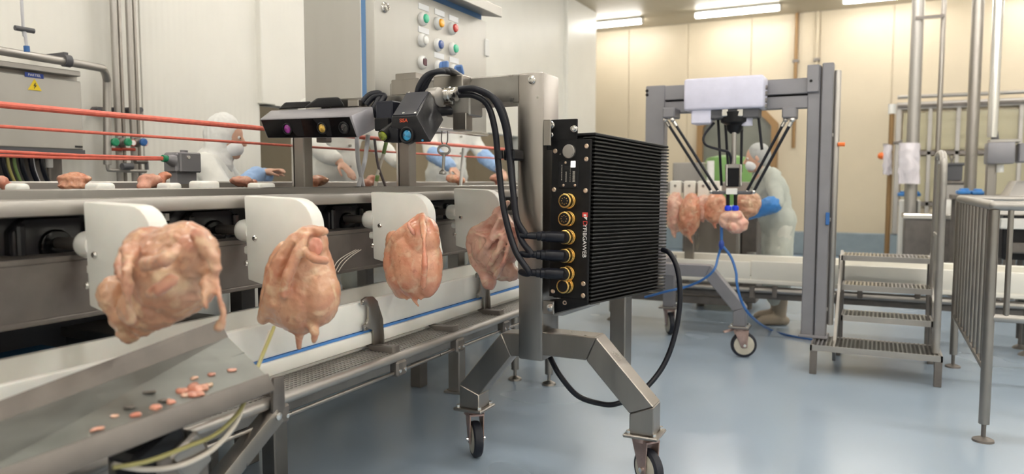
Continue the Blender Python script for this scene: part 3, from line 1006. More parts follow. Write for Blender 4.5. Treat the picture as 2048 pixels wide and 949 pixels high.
# key hanging from a wire loop
ky = thing('cabinet_key', 'grey cabinet key hanging on a wire loop below the sensor mount', 'key', at(888, 320, Y=2.82))
MB().tube([at(884, 262, Y=2.82), at(883, 282, Y=2.82), at(889, 292, Y=2.82), at(895, 282, Y=2.82), at(895, 262, Y=2.82)], 0.0028, 8, 8).build('wire_loop', 'steel_dull', ky)
kc = at(888, 300, Y=2.815)
m = MB()
n = 28
rx, rz = 0.030, 0.020
pts = [kc + V((rx * math.cos(2 * math.pi * k / n), 0, rz * math.sin(2 * math.pi * k / n))) for k in range(n + 1)]
m.tube(pts, 0.0055, 8, 1)
m.build('key_bow', 'steel_satin', ky)
MB().prism([at(881, 305, Y=2.815), at(895, 305, Y=2.815), at(890, 314, Y=2.815), at(886, 314, Y=2.815)], (0, 1, 0), 0.008, 0.002).cyl(at(888, 308, Y=2.815), at(886, 345, Y=2.815), 0.0066, n=14).build('key_shank', 'steel_satin', ky)
MB().lathe(at(886, 340, Y=2.815), (0, -0.1, -1), [(0, 0.007), (0.008, 0.016), (0.018, 0.018), (0.020, 0.012), (0.012, 0.010)], 20).build('key_socket', 'steel_satin', ky)
# ------------------------------------------------------------------ carcass line (overhead transport with holders)
line = thing('carcass_conveyor', 'stainless carcass conveyor frame with dark drive channel behind the white holders', 'conveyor', (-2.3, 2.5, 0))
Y0, Y1 = -0.6, 5.6
MB().bx(-2.06, -2.025, Y0, Y1, 1.205, 1.252, 0.010, 2).build('front_rail', 'steel_satin', line)
MB().bx(-2.30, -2.06, Y0, Y1, 1.225, 1.236).build('top_sheet', 'steel_h', line)
MB().bx(-2.34, -2.30, Y0, Y1, 1.20, 1.277, 0.004).build('rear_rail', 'steel_h', line)
MB().bx(-2.44, -2.42, Y0, Y1, 0.86, 1.22).build('back_plate', 'black_void', line)
MB().bx(-2.42, -2.06, Y0, Y1, 1.075, 1.090).build('ledge', 'steel_dull', line)
MB().bx(-2.10, -2.06, Y0, Y1, 0.915, 1.078, 0.006).build('lower_beam', 'steel_dull', line)  # stainless beam, its shadow put into the darker brown steel colour
MB().bx(-2.13, -2.055, Y0, Y1, 0.905, 0.920, 0.003).build('lower_flange', 'steel_dull', line)
for y in (0.95, 2.35, 3.9, 5.4):
    MB().bx(-2.34, -2.26, y - 0.04, y + 0.04, 0.0, 0.90, 0.006).build('leg', 'steel', line)
    MB().bx(-2.36, -2.24, y - 0.06, y + 0.06, 0.0, 0.012).build('foot_plate', 'steel', line)
MB().bx(-2.33, -2.27, 0.95, 5.4, 0.30, 0.36, 0.004).build('stretcher', 'steel', line)
MB().cyl((-2.30, 5.40, 0.34), (-2.30, 4.85, 0.80), 0.03, n=14).build('brace', 'steel', line)
# black octagonal drive housings in the channel
HY = []
for px in (118, 435, 700, 880):
    HY.append(at(px, 480, X=-2.16).y)


def octo(x, y, z, ry, rz, ch):
    return [V((x, y - ry + ch, z - rz)), V((x, y + ry - ch, z - rz)), V((x, y + ry, z - rz + ch)), V((x, y + ry, z + rz - ch)),
            V((x, y + ry - ch, z + rz)), V((x, y - ry + ch, z + rz)), V((x, y - ry, z + rz - ch)), V((x, y - ry, z - rz + ch))]


h = MB()
h.prism(octo(-2.30, 0, 1.118, 0.155, 0.098, 0.045), (1, 0, 0), 0.16, 0.006)
hh = h.build('drive_housing', 'drive_black', line, local=True)
hh.location = (0, 0, 0)
inv = WM[line.name].inverted()
me = hh.data
for v in me.vertices:
    v.co = inv @ v.co
parts_h = [hh]
for y in HY[1:]:
    parts_h.append(copy_part(hh, line))
fm = None
for o, y in zip(parts_h, HY):
    o.location = (0, y, 0)
    if fm is None:
        m = MB().prism(octo(-2.205, 0, 1.118, 0.12, 0.075, 0.035), (1, 0, 0), 0.05, 0.006)
        for s in (-1, 1):
            m.bx(-2.20, -2.165, s * 0.10 - 0.012, s * 0.10 + 0.012, 1.06, 1.18, 0.006)
        m.bx(-2.225, -2.18, -0.09, 0.09, 1.195, 1.208, 0.003)
        m.bm.transform(inv)
        fm = m.build('housing_cover', 'drive_black', o, local=True)
        m = MB().cyl((-2.19, 0, 1.11), (-2.165, 0, 1.11), 0.05, n=24, bev=0.006)
        m.bm.transform(inv)
        fb = m.build('bearing_cap', 'black_gloss', o, local=True)
        m = MB().bx(-2.215, -2.20, -0.185, -0.17, 1.165, 1.19)
        m.bm.transform(inv)
        fl = m.build('clip', 'white_enamel', o, local=True)
    else:
        for q in (fm, fb, fl):
            c = q.copy()
            COL.objects.link(c)
            c.parent = o
            WM[c.name] = WM[line.name]
# slack pale wires under the channel
for k in range(3):
    tag(MB().tube([at(664 + 6 * k, 545, X=-2.05), at(674 + 7 * k, 525 + k, X=-2.04), at(690 + 7 * k, 512, X=-2.04), at(712 + 5 * k, 500, X=-2.06)], 0.0022, 6, 6).build('slack_wire', 'hose_pale'),
        ['outermost of three thin pale wires sagging from the conveyor beam', 'middle one of three thin pale wires sagging from the conveyor beam', 'innermost of three thin pale wires sagging from the conveyor beam'][k], 'wire', 'pale wires under the conveyor beam')

# ------------------------------------------------------------------ white holders and carcasses
PL = [(165, 404, 1.330), (487, 392, 1.925), (741, 384, 2.650), (907, 377, 3.360)]
WIDE = [136, 138, 116, 92]
BOT = [612, 560, 518, 492]
HL = ['white plastic carcass holder carrying the bony tan carcass', 'white plastic carcass holder carrying the rosy carcass with ragged neck flap',
      'white plastic carcass holder carrying the smooth glossy breast', 'white plastic carcass holder carrying the pale folded breast']
for (px, py, y), w, bt, lbl in zip(PL, WIDE, BOT, HL):
    t = thing('carcass_holder', lbl, 'holder', at(px, py, Y=y), group='white carcass holders on the line')
    TLp = at(px, py, Y=y)
    BLp = at(px + 4, bt, Y=y)
    TRp = at(px + w, py + 6, Y=y)
    x0, x1, zt, zb = TLp.x, TRp.x, TLp.z, BLp.z
    rc = (x1 - x0) * 0.32
    prof = [(x0, zt)]
    for k in range(7):
        a = math.pi / 2 * (1 - k / 6)
        prof.append((x1 - rc + rc * math.cos(a), zt - 0.006 - rc + rc * math.sin(a)))
    prof += [(x1, zb + 0.06), (x1 - 0.02, zb - 0.02), (x0 + (x1 - x0) * 0.35, zb - 0.02), (x0 + 0.01, zb)]
    MB().prism([V((a, y + 0.03, b)) for a, b in prof], (0, 1, 0), 0.06, 0.006).build('plate', 'hdpe', t)
    rs = 0.040
    zc = zt - (zt - zb) * 0.42
    MB().lathe((x0 + 0.01, y + 0.035, zc), (-1, 0, 0), [(0, rs), (0.045, rs), (0.058, rs * 0.93), (0.066, rs * 0.72), (0.070, rs * 0.35), (0.072, 0.004)], 28).build('axle_stub', 'hdpe', t)
    MB().cyl((x0 - 0.05, y + 0.035, zc), (-2.17, y + 0.035, zc), 0.018, n=12).build('drive_shaft', 'steel_dull', t)
    MB().bx(x0 - 0.03, x0 + 0.006, y + 0.02, y + 0.05, zc - 0.085, zc - 0.055, 0.006).build('pawl', 'hdpe', t)
    for fx, fz in ((0.16, 0.50), (0.02, 0.80)):
        MB().lathe((x0 + (x1 - x0) * fx, y, zt - (zt - zb) * fz), (0, -1, 0), [(0, 0.0105), (0.004, 0.0105), (0.008, 0.007), (0.009, 0.0)], 12).build('bolt', 'steel_bright', t)
    # cone that the carcass sits on
    MB().cyl((x1 - 0.02, y + 0.03, zb + 0.12), (x1 + 0.035, y + 0.0, zb + 0.03), 0.045, 0.03, n=18).build('cone', 'hdpe', t)

CR = Matrix((_rgt, _fwd, _up)).transposed()      # axes of the picture plane, for laying out the organic shapes


def shape(mb, y, px, py, rx, rz, ry=None, ang=0.0, dy=0.0):
    """ellipsoid: radii in photograph pixels, real depth radius ry (pixels), turned by ang degrees"""
    c = at(px, py, Y=y + dy)
    k = depth(c) / FPX
    ry = rx if ry is None else ry
    rot = CR @ Matrix.Rotation(R(-ang), 3, 'Y')
    mb.ball(c, (rx * k, ry * k, rz * k), rot, 3)


def limb(mb, y, pts):
    """pts: (px, py, radius px, dy)"""
    q = []
    for px, py, r, dy in pts:
        c = at(px, py, Y=y + dy)
        q.append((c, r * depth(c) / FPX))
    for (a, ra), (b, rb) in zip(q, q[1:]):
        mb.cap(a, b, ra, rb)


WR1 = [(0.009, 14, False), (0.004, 38, True), (0.0018, 90, False)]
WR2 = [(0.007, 10, False), (0.0022, 34, True), (0.001, 90, False)]

# bony tan carcass
y = 1.22
m = MB()
shape(m, y, 345, 545, 88, 92, 78, 20)
shape(m, y, 360, 490, 62, 45, 60, 10, 0.01)
shape(m, y, 395, 515, 42, 50, 55, -20)
shape(m, y, 320, 600, 80, 55, 66, 25)
shape(m, y, 300, 490, 46, 40, 55, 0)
shape(m, y, 232, 597, 31, 47, 40, 10, -0.02)
shape(m, y, 262, 630, 44, 36, 44, 0)
shape(m, y, 258, 662, 24, 22, 24, 0)
shape(m, y, 290, 662, 22, 14, 20, 15)
limb(m, y, [(262, 500, 17, -0.109), (254, 545, 13, -0.155), (258, 600, 10, -0.155), (260, 640, 11, -0.139)])
limb(m, y, [(248, 500, 12, -0.078), (240, 540, 12, -0.109), (250, 560, 10, -0.139)])
limb(m, y, [(418, 545, 16, -0.016), (425, 562, 13, -0.031), (438, 590, 9, -0.046), (446, 625, 8, -0.046), (440, 652, 10, -0.046), (434, 660, 5, -0.046)])
limb(m, y, [(410, 560, 13, -0.046), (408, 590, 9, -0.062), (414, 614, 7, -0.062)])
limb(m, y, [(345, 560, 14, -0.139), (320, 580, 13, -0.155), (300, 590, 12, -0.155)])
limb(m, y, [(290, 530, 16, -0.139), (330, 520, 15, -0.171), (352, 500, 14, -0.139)])
limb(m, y, [(395, 470, 14, -0.046), (425, 520, 14, -0.031), (432, 545, 12, -0.031)])
tag(blob('chicken_carcass', m, 'skin_tan', None, 0.005, 3, WR1, 1.0), 'bony tan chicken carcass with dangling wings above the metal chute', 'chicken', 'raw chicken carcasses on the line')

# rosy carcass with ragged neck flap
y = 1.84
m = MB()
shape(m, y, 603, 585, 72, 84, 66, 0)
shape(m, y, 610, 545, 60, 80, 58, 5)
shape(m, y, 622, 490, 34, 40, 40, 5)
shape(m, y, 570, 600, 48, 58, 50, 0)
shape(m, y, 640, 590, 38, 66, 45, 0)
limb(m, y, [(605, 462, 11, -0.053), (585, 480, 14, -0.074), (560, 520, 16, -0.094), (545, 575, 17, -0.094), (540, 620, 18, -0.074)])
limb(m, y, [(612, 472, 10, -0.063), (595, 505, 12, -0.094), (575, 550, 13, -0.116), (566, 590, 12, -0.116)])
limb(m, y, [(565, 490, 9, -0.042), (538, 540, 10, -0.063), (530, 600, 12, -0.063), (527, 635, 12, -0.053)])
limb(m, y, [(605, 462, 11, -0.021), (630, 462, 12, -0.032), (648, 463, 10, -0.021)])
limb(m, y, [(612, 505, 10, -0.084), (632, 520, 9, -0.105), (652, 522, 8, -0.084)])
limb(m, y, [(550, 608, 14, -0.094), (535, 618, 13, -0.084), (526, 640, 11, -0.063)])
limb(m, y, [(625, 655, 13, -0.032), (632, 668, 10, -0.042), (628, 683, 6, -0.042)])
limb(m, y, [(600, 660, 10, -0.021), (598, 680, 6, -0.021), (598, 697, 4, -0.021)])
ck = thing('chicken_carcass', 'rosy chicken carcass with ragged neck flap above the white trough', 'chicken', at(603, 575, Y=y), group='raw chicken carcasses on the line')
blob('body', m, 'skin_rose', ck, 0.005, 8, WR2, 4.0)
m = MB()
shape(m, y, 631, 494, 15, 21, 6, 0, -0.085)
blob('neck_cavity', m, 'raw_meat', ck, 0.005, 2, [(0.004, 40, True)], 2.0)

# smooth glossy breast
y = 2.55
m = MB()
shape(m, y, 832, 525, 52, 74, 48, 0)
shape(m, y, 843, 480, 38, 52, 40, -5)
shape(m, y, 810, 545, 40, 50, 42, 0)
shape(m, y, 855, 540, 30, 58, 38, 0)
shape(m, y, 806, 570, 24, 28, 30, 0)
shape(m, y, 795, 500, 24, 40, 30, 20)
limb(m, y, [(838, 434, 9, -0.02), (815, 455, 9, -0.05), (790, 478, 9, -0.06), (776, 500, 8, -0.05), (776, 535, 9, -0.04), (784, 560, 8, -0.04)])
limb(m, y, [(845, 432, 8, -0.02), (848, 480, 6, -0.145), (850, 530, 6, -0.17), (846, 575, 6, -0.15)])
limb(m, y, [(825, 590, 8, -0.03), (830, 602, 5, -0.03), (836, 612, 2.5, -0.03)])
limb(m, y, [(838, 588, 7, -0.03), (842, 600, 3, -0.03)])
limb(m, y, [(800, 594, 4, -0.03), (815, 600, 2.5, -0.03)])
ck = thing('chicken_carcass', 'smooth glossy pink chicken breast on its holder above the hooked trough bracket', 'chicken', at(830, 515, Y=y), group='raw chicken carcasses on the line')
blob('body', m, 'skin_pink', ck, 0.007, 4, [(0.008, 11, False), (0.002, 45, True)], 6.0)
m = MB()
shape(m, y, 822, 458, 5, 15, 6, 28, -0.085)
blob('neck_cavity', m, 'raw_meat', ck, 0.004, 2, [(0.003, 40, True)], 3.0)

# pale folded breast
y = 3.20
m = MB()
shape(m, y, 985, 500, 40, 52, 34, 35)
shape(m, y, 965, 485, 28, 34, 30, 20)
shape(m, y, 1010, 470, 24, 58, 30, 15)
shape(m, y, 1000, 530, 28, 34, 28, 30)
shape(m, y, 980, 567, 14, 15, 14, 0)
shape(m, y, 974, 545, 18, 20, 18, 0)
shape(m, y, 1022, 545, 16, 20, 20, 30)
limb(m, y, [(1016, 405, 7, -0.022), (985, 440, 8, -0.043), (948, 462, 8, -0.043), (938, 490, 8, -0.036), (944, 520, 8, -0.029), (960, 545, 8, -0.029), (975, 570, 8, -0.022)])
limb(m, y, [(1000, 440, 7, -0.065), (975, 490, 7, -0.094), (960, 515, 7, -0.072)])
limb(m, y, [(1015, 460, 7, -0.072), (995, 505, 7, -0.108), (975, 540, 7, -0.072)])
limb(m, y, [(1024, 480, 6, -0.072), (1008, 525, 7, -0.101), (990, 555, 7, -0.065)])
limb(m, y, [(955, 470, 6, -0.065), (985, 480, 6, -0.094), (1000, 470, 6, -0.086)])
tag(blob('chicken_carcass', m, 'skin_pale', None, 0.007, 8, [(0.010, 11, False), (0.004, 22, True), (0.0015, 60, False)], 9.0),
    'pale folded chicken breast hanging beside the steel column', 'chicken', 'raw chicken carcasses on the line')

# ------------------------------------------------------------------ white trough with hooks, mesh tray and rails
tr = thing('trough_conveyor', 'white plastic product trough with blue line on a steel mesh tray below the carcasses', 'conveyor', (-1.95, 2.0, 0))
T0, T1 = -0.5, 4.55
XF, XBK = -1.85, -2.16
MB().bx(XF - 0.03, XF, T0, T1, 0.6960, 0.8168, 0.008, 2).build('front_wall', 'hdpe', tr)
MB().bx(XF - 0.03, XF + 0.012, T0, T1, 0.6340, 0.6862, 0.010, 2).build('front_skirt', 'hdpe', tr)
MB().bx(XF - 0.028, XF + 0.004, T0, T1, 0.6868, 0.6955).build('blue_line', 'blue_line', tr)
MB().bx(XBK, XBK + 0.025, 1.11, T1, 0.6035, 0.8136, 0.006, 2).build('back_wall', 'hdpe', tr)
MB().bx(XBK - 0.005, XBK + 0.035, T0, 1.10, 0.6035, 0.8593, 0.012, 2).build('back_wall', 'hdpe', tr)
MB().bx(XBK, XF - 0.03, T0, T1, 0.6035, 0.6199).build('floor_sheet', 'hdpe', tr)
# perforated tray: thin strips with cross wires
XT = -1.714
tray = MB()
n = 9
for k in range(n):
    x = XF - 0.02 + (XT - XF + 0.01) * k / (n - 1)
    tray.bx(x - 0.0045, x + 0.0045, T0, T1, 0.6057, 0.6122)
yy = T0
while yy < T1:
    tray.bx(XF - 0.03, XT, yy, yy + 0.008, 0.6035, 0.6111)
    yy += 0.020
tray.build('mesh_tray', 'steel_satin', tr, kind='stuff', smooth=0)
MB().cyl((XT, T0, 0.5948), (XT, T1, 0.5948), 0.0185, n=20).build('edge_tube', 'steel_satin', tr)
MB().cyl((XT - 0.0, T0, 0.5339), (XT - 0.0, T1, 0.5339), 0.0075, n=10).build('lower_rod', 'steel', tr)
HP = [at(735, 690, X=XF).y, at(957, 605, X=XF).y, at(1035, 575, X=XF).y + 0.25]


def hook(y):
    w = XF + 0.014
    prof = [(w - 0.040, 0.8342), (w - 0.012, 0.8408), (w + 0.018, 0.8299), (w + 0.036, 0.8049), (w + 0.046, 0.7559), (w + 0.050, 0.6035), (w + 0.012, 0.6035), (w + 0.010, 0.7178),
            (w - 0.015, 0.7211), (w - 0.034, 0.7189), (w - 0.036, 0.7341), (w - 0.020, 0.7406), (w - 0.002, 0.7559), (w + 0.0, 0.8016), (w - 0.012, 0.8168), (w - 0.040, 0.8168)]
    return MB().prism([V((a, y, b)) for a, b in prof], (0, 1, 0), 0.03, 0.002)


# a hook is a C-shaped bent plate standing in front of the wall, opening along the trough
def hook2(y):
    prof = [(-0.060, 0.8299), (-0.030, 0.8386), (0.010, 0.8342), (0.040, 0.8103), (0.055, 0.7559), (0.062, 0.5981), (0.012, 0.5981), (0.010, 0.6960), (-0.020, 0.7036), (-0.050, 0.7015),
            (-0.052, 0.7254), (-0.036, 0.7298), (-0.022, 0.7450), (-0.020, 0.7951), (-0.032, 0.8081), (-0.060, 0.8081)]
    return MB().prism([V((XF + 0.020, y + a, b)) for a, b in prof], (1, 0, 0), 0.012, 0.002)


for y in HP:
    hk = hook2(y).build('hook_bracket', 'steel', tr)
    MB().prism([V((XF + 0.02, y + 0.055, 0.6035)), V((XF + 0.045, y + 0.055, 0.6035)), V((XF + 0.036, y + 0.055, 0.7341)), V((XF + 0.02, y + 0.050, 0.7885))], (0, 1, 0), 0.008).build('rib', 'steel', hk)
    for a, z in ((-0.056, 0.8201), (-0.046, 0.7134)):
        MB().lathe((XF + 0.024, y + a, z), (1, 0, 0), [(0, 0.007), (0.006, 0.006)], 10).build('pin', 'steel', hk)
CY = [at(555, 790, X=XT).y, HP[0] + 0.02, (HP[0] + HP[1]) / 2 + 0.02, HP[1] + 0.02, HP[2]]
for y in CY:
    c = MB().prism([V((XF - 0.01, y, 0.6318)), V((XT - 0.010, y, 0.6362)), V((XT - 0.004, y, 0.5818)), V((XT - 0.035, y, 0.5709))], (0, 1, 0), 0.05, 0.003)
    c = c.build('tray_support', 'steel_dull', tr)
    MB().bx(XT - 0.020, XT + 0.022, y - 0.035, y + 0.035, 0.5186, 0.5818, 0.008).build('rod_clamp', 'steel_dull', c)
    for s in (-1, 1):
        MB().lathe((XT + 0.022, y + s * 0.018, 0.5426), (1, 0, 0), [(0, 0.008), (0.004, 0.007)], 10).build('screw', 'steel_bright', c)
# nearest clamp and diagonal strut
y = CY[0]
MB().prism([at(545, 757, X=XT + 0.03), at(566, 752, X=XT + 0.03), at(568, 815, X=XT + 0.03), at(556, 842, X=XT + 0.03), at(543, 838, X=XT + 0.03)], (1, 0, 0), 0.012, 0.003).build('strut_bracket', 'steel_dull', tr)
a, b = at(549, 828, X=XT + 0.01), at(438, 965, X=XT + 0.01)
b2 = a + (b - a) * ((a.z - 0.02) / (a.z - b.z))
MB().bar(a, b2, 0.055, 0.055, (1, 0, 0), 0.004).build('diagonal_strut', 'steel', tr)
MB().lathe(at(555, 833, X=XT + 0.036), (1, 0, 0), [(0, 0.014), (0.008, 0.012), (0.010, 0.004)], 14).build('pivot_bolt', 'steel_bright', tr)
for px, py in ((1030, 760), (1098, 770)):
    p = at(px, py, Z=0)
    MB().cyl((p.x, p.y, 0.07), (p.x, p.y, 0.5981), 0.026, n=16).build('leg', 'steel', tr)
    MB().lathe((p.x, p.y, 0), (0, 0, 1), [(0, 0.045), (0.012, 0.042), (0.024, 0.02), (0.028, 0.011), (0.08, 0.011)], 18).build('levelling_foot', 'steel', tr)
for px, py in ((1030, 760), (1098, 770)):
    p = at(px, py, Z=0)
MB().cyl((-2.096, 4.30, 0.5872), (-1.72, 4.30, 0.5872), 0.022, n=14).build('cross_tube', 'steel', tr)

# hoses dropping from the line into the tray
tag(MB().tube([at(548, 655, X=-1.60), at(534, 690, X=-1.56), at(517, 730, X=-1.52), at(500, 775, X=-1.46), at(478, 825, X=-1.42), at(430, 870, X=-1.42), at(360, 900, X=-1.40), at(290, 925, X=-1.40), at(225, 936, X=-1.42)], 0.0055, 8, 8).build('hose', 'hose_olive'),
    'thin olive hose hanging from the rosy carcass to under the metal chute', 'hose')
tag(MB().tube([at(540, 665, X=-1.66), at(527, 705, X=-1.60), at(510, 750, X=-1.53), at(490, 800, X=-1.47), at(470, 850, X=-1.43), at(425, 900, X=-1.41), at(360, 932, X=-1.41), at(290, 940, X=-1.43), at(225, 930, X=-1.45)], 0.0065, 8, 8).build('hose', 'hose_pale'),
    'thin pale hose curving below the metal chute beside the strut', 'hose')

# ------------------------------------------------------------------ metal discharge chute with scraps
A = at(531, 752, X=-1.40)
B = at(455, 676, X=-1.66)
A2 = at(-60, 964, X=-1.40)
B2 = at(-60, 868, X=-1.66)
nn = (A2 - A).cross(B - A).normalized()
if nn.z < 0:
    nn = -nn
ch = thing('discharge_chute', 'dull grey sheet metal chute littered with meat scraps below the bony carcass', 'chute', (A + A2) / 2)
MB().prism([A, B, B2, A2], nn, 0.006).build('chute_floor', 'chute_metal', ch)
Bt, B2t = at(437, 640, X=-1.68), at(-60, 824, X=-1.68)
MB().prism([B, Bt, B2t, B2], (Bt - B).cross(B2 - B), 0.008).build('rear_flange', 'steel_dull', ch)
mid0, mid1 = A + (B - A) * 0.55, A2 + (B2 - A2) * 0.55
MB().bar(mid0 + nn * 0.002, mid1 + nn * 0.002, 0.006, 0.006, nn).build('crease', 'chute_metal', ch)
Ab, A2b = at(546, 783, X=-1.385), at(-60, 1026, X=-1.385)
MB().prism([A + nn * 0.004, Ab, A2b, A2 + nn * 0.004], (Ab - A).cross(A2 - A), 0.022, 0.003).build('front_lip', 'steel_dull', ch)  # shade on the lip face comes from this darker steel colour
# carrier under the chute
p = at(330, 905, X=-1.50)
MB().bx(-1.60, -1.42, p.y - 0.08, p.y + 0.06, 0.0, p.z + 0.02, 0.006).build('support_post', 'steel_dull', ch)
q = at(372, 915, X=-1.44)
MB().box(q, (0.05, 0.09, 0.10), (0.5, 0, 0), 0.008).build('support_block', 'steel', ch)
q = at(300, 900, X=-1.48)
MB().box(q, (0.10, 0.14, 0.09), (0.4, 0, 0), 0.012).build('hinge_block', 'black_plastic', ch)
q = at(30, 965, X=-1.50)
MB().bx(-1.62, -1.42, q.y - 0.06, q.y + 0.06, 0.0, q.z, 0.006).build('support_post', 'steel_dull', ch)


def on_chute(px, py):
    d = ray(px, py)
    o = V((0, 0, CAMH))
    t = (A - o).dot(nn) / d.dot(nn)
    return o + d * t + nn * 0.0055


SCR = [(392, 782, 16, 10, 'raw_meat', 'largest pink meat scrap lying on the metal chute'), (360, 787, 8, 7, 'raw_meat', 'round pink meat scrap beside the largest one on the chute'),
       (388, 795, 11, 6, 'raw_meat', 'flat pink meat scrap below the largest one on the chute'), (368, 796, 7, 7, 'skin_pale', 'creamy fat scrap between pink scraps on the chute'),
       (339, 809, 7, 9, 'raw_meat', 'oblong pink meat scrap beside a dark stain on the chute'), (312, 820, 9, 9, 'raw_meat', 'pink meat scrap near the front lip of the chute'),
       (270, 836, 8, 7, 'raw_meat', 'small orange pink scrap by the chute lip'), (190, 864, 9, 5, 'raw_meat', 'reddish meat scrap lowest down the chute'),
       (387, 761, 5, 4, 'skin_pale', 'pale fat crumb above the largest scrap on the chute'), (421, 754, 5, 4, 'skin_pale', 'pale fat crumb near the crease of the chute'),
       (463, 745, 6, 4, 'skin_pale', 'cream fat crumb near the open end of the chute'), (228, 838, 6, 4, 'skin_pale', 'cream fat crumb low on the chute beside a brown speck'),
       (415, 775, 7, 5, 'skin_pale', 'pale sinew beside the largest meat scrap on the chute'), (257, 820, 7, 4, 'steel_dull', 'dark brown speck of residue on the chute'),
       (296, 790, 9, 4, 'steel_dull', 'dark grey smear of residue on the chute'), (326, 806, 9, 5, 'steel_dull', 'dark grey lump of residue near the chute lip')]
for i, (px, py, rx, rz, mt, lbl) in enumerate(SCR):
    c = on_chute(px, py)
    k = depth(c) / FPX
    rx, rz = rx * 1.35, rz * 1.3
    m = MB().ball(c, (rx * k, rx * k * 0.8, rz * k * 0.6), (0.2, 0.1, i * 0.7), 3)
    m.ball(c + V((0.3 * rx * k, 0.5 * rx * k, 0)), (rx * k * 0.6, rx * k * 0.7, rz * k * 0.6), None, 3)
    for v in m.bm.verts:
        v.co += (v.co - c) * 0.45 * noise.noise(v.co * 60 + V((i, 0, 0)))
    tag(m.build('meat_scrap' if mt != 'steel_dull' else 'residue_speck', mt, smooth=80), lbl, 'scrap', 'scraps on the chute')
# ------------------------------------------------------------------ second line behind, with meat on stub holders
ln2 = thing('deboning_conveyor', 'low stainless deboning conveyor with dark channel in front of the white wall', 'conveyor', (-2.9, 2.5, 0))
MB().bx(-3.10, -3.04, -0.6, 6.45, 1.262, 1.302, 0.006).build('rear_rail', 'steel_satin', ln2)
MB().bx(-3.04, -2.50, -0.6, 6.45, 1.225, 1.240).build('dark_channel', 'black_void', ln2)
MB().bx(-3.06, -3.035, -0.6, 6.45, 1.06, 1.262).build('side_panel', 'black_void', ln2)
MB().bx(-3.06, -3.035, -0.6, 2.40, 0.25, 1.06).build('gap_shade_panel', 'crate_grey', ln2)  # added dark panel, hides the wall and fills the gap with shade
for y in (0.5, 2.46, 3.9, 5.6):
    MB().bx(-3.03, -2.95, y - 0.04, y + 0.04, 0, 1.225, 0.005).build('leg', 'steel_dull', ln2)
    MB().bx(-2.62, -2.54, y - 0.04, y + 0.04, 0, 1.225, 0.005).build('leg', 'steel_dull', ln2)
MB().bx(-3.02, -2.96, -0.5, 6.4, 0.40, 0.46).build('stretcher', 'steel_dull', ln2)
# under the lines: crates, boards and a table seen through the gap
ct = thing('blue_crate', 'dark blue plastic crate standing under the carcass conveyor', 'crate', (-2.75, 1.2, 0))
MB().bx(-2.92, -2.50, 0.75, 1.75, 0.0, 0.62, 0.02).build('body', 'crate_blue', ct)
MB().bx(-2.94, -2.48, 0.73, 1.77, 0.62, 0.66, 0.01).build('rim', 'crate_blue', ct)
tag(MB().bx(-2.86, -2.50, 0.62, 1.02, 0.664, 0.71, 0.006).build('cutting_board', 'board_blue'), 'pale blue cutting board lying on the blue crate', 'board')
tb = thing('low_table', 'low grey metal bench under the conveyor behind the bony carcass', 'bench', (-2.7, 2.1, 0))
MB().bx(-2.92, -2.52, 1.83, 2.30, 0.68, 0.72, 0.004).build('top', 'steel_dull', tb)
MB().bx(-2.92, -2.54, 1.85, 2.28, 0.52, 0.68, 0.004).build('drawer', 'crate_grey', tb)
for x in (-2.89, -2.56):
    for y in (1.88, 2.24):
        MB().bx(x - 0.02, x + 0.02, y - 0.02, y + 0.02, 0, 0.52).build('leg', 'steel', tb)

STUB = [(20, 48, 367, 'nearest the wall cabinet cables'), (180, 219, 366, 'beside the double pink breast piece'), (324, 352, 366, 'beside the pink thigh piece'),
        (388, 428, 362, 'standing empty before the grey rope switch'), (505, 540, 366, 'below the long sensor bar')]
for a, b, ytop, lb_ in STUB:
    p0, p1 = at(a, ytop, X=-2.56), at(b, ytop, X=-2.56)
    t = thing('stub_holder', 'white rounded stub holder ' + lb_, 'holder', ((p0 + p1) / 2), group='stub holders on the deboning conveyor')
    MB().bx(-2.60, -2.52, p0.y, p1.y, 1.232, max(p0.z, 1.262), 0.014, 3).build('block', 'hdpe', t)
    MB().cyl((-2.56, (p0.y + p1.y) / 2, 1.20), (-2.56, (p0.y + p1.y) / 2, 1.235), 0.015, n=10).build('stem', 'steel_dull', t)
MEAT = [((2, 362, 14, 14), (15, 372, 10, 9), 'pink meat piece on the stub holder by the cabinet cables'),
        ((150, 358, 34, 11), (145, 372, 30, 10), 'double pink breast piece on the deboning conveyor'),
        ((302, 362, 24, 14), (290, 372, 16, 9), 'pink thigh piece on the deboning conveyor'),
        ((330, 351, 14, 8), (322, 356, 10, 8), 'pale tan meat piece against the grey rope switch'),
        ((482, 362, 24, 11), (500, 366, 14, 8), 'pink meat piece with white bone near the sensor bar'),
        ((640, 360, 20, 10), (628, 364, 12, 10), 'reddish meat piece beside the first cabinet post'),
        ((745, 360, 15, 11), (735, 366, 12, 8), 'orange meat piece behind the thin hoses'),
        ((905, 358, 14, 9), (920, 362, 12, 7), 'pale orange meat piece beside the white rod'),
        ((990, 356, 10, 8), (996, 362, 8, 6), 'small meat piece beside the black cables')]
for i, (e1, e2, lbl) in enumerate(MEAT):
    x = -2.86
    m = MB()
    for (px, py, rx, rz) in (e1, e2):
        c = at(px, py, X=x)
        k = depth(c) / FPX
        m.ball(c, (rx * k * 0.7, rx * k, rz * k), Matrix.Rotation(YAW, 3, 'Z') @ Matrix.Rotation(-math.pi / 2, 3, 'Z'), 3)
    c = at(*e2[:2], X=x)
    m.cap((c.x, c.y, 1.235), c, 0.02, 0.02)
    tag(blob('meat_piece', m, 'raw_meat' if i % 2 == 0 else 'skin_pink', None, 0.007, 3, [(0.009, 20, False), (0.004, 50, True)], i * 1.7), lbl, 'meat', 'meat pieces on the deboning conveyor')

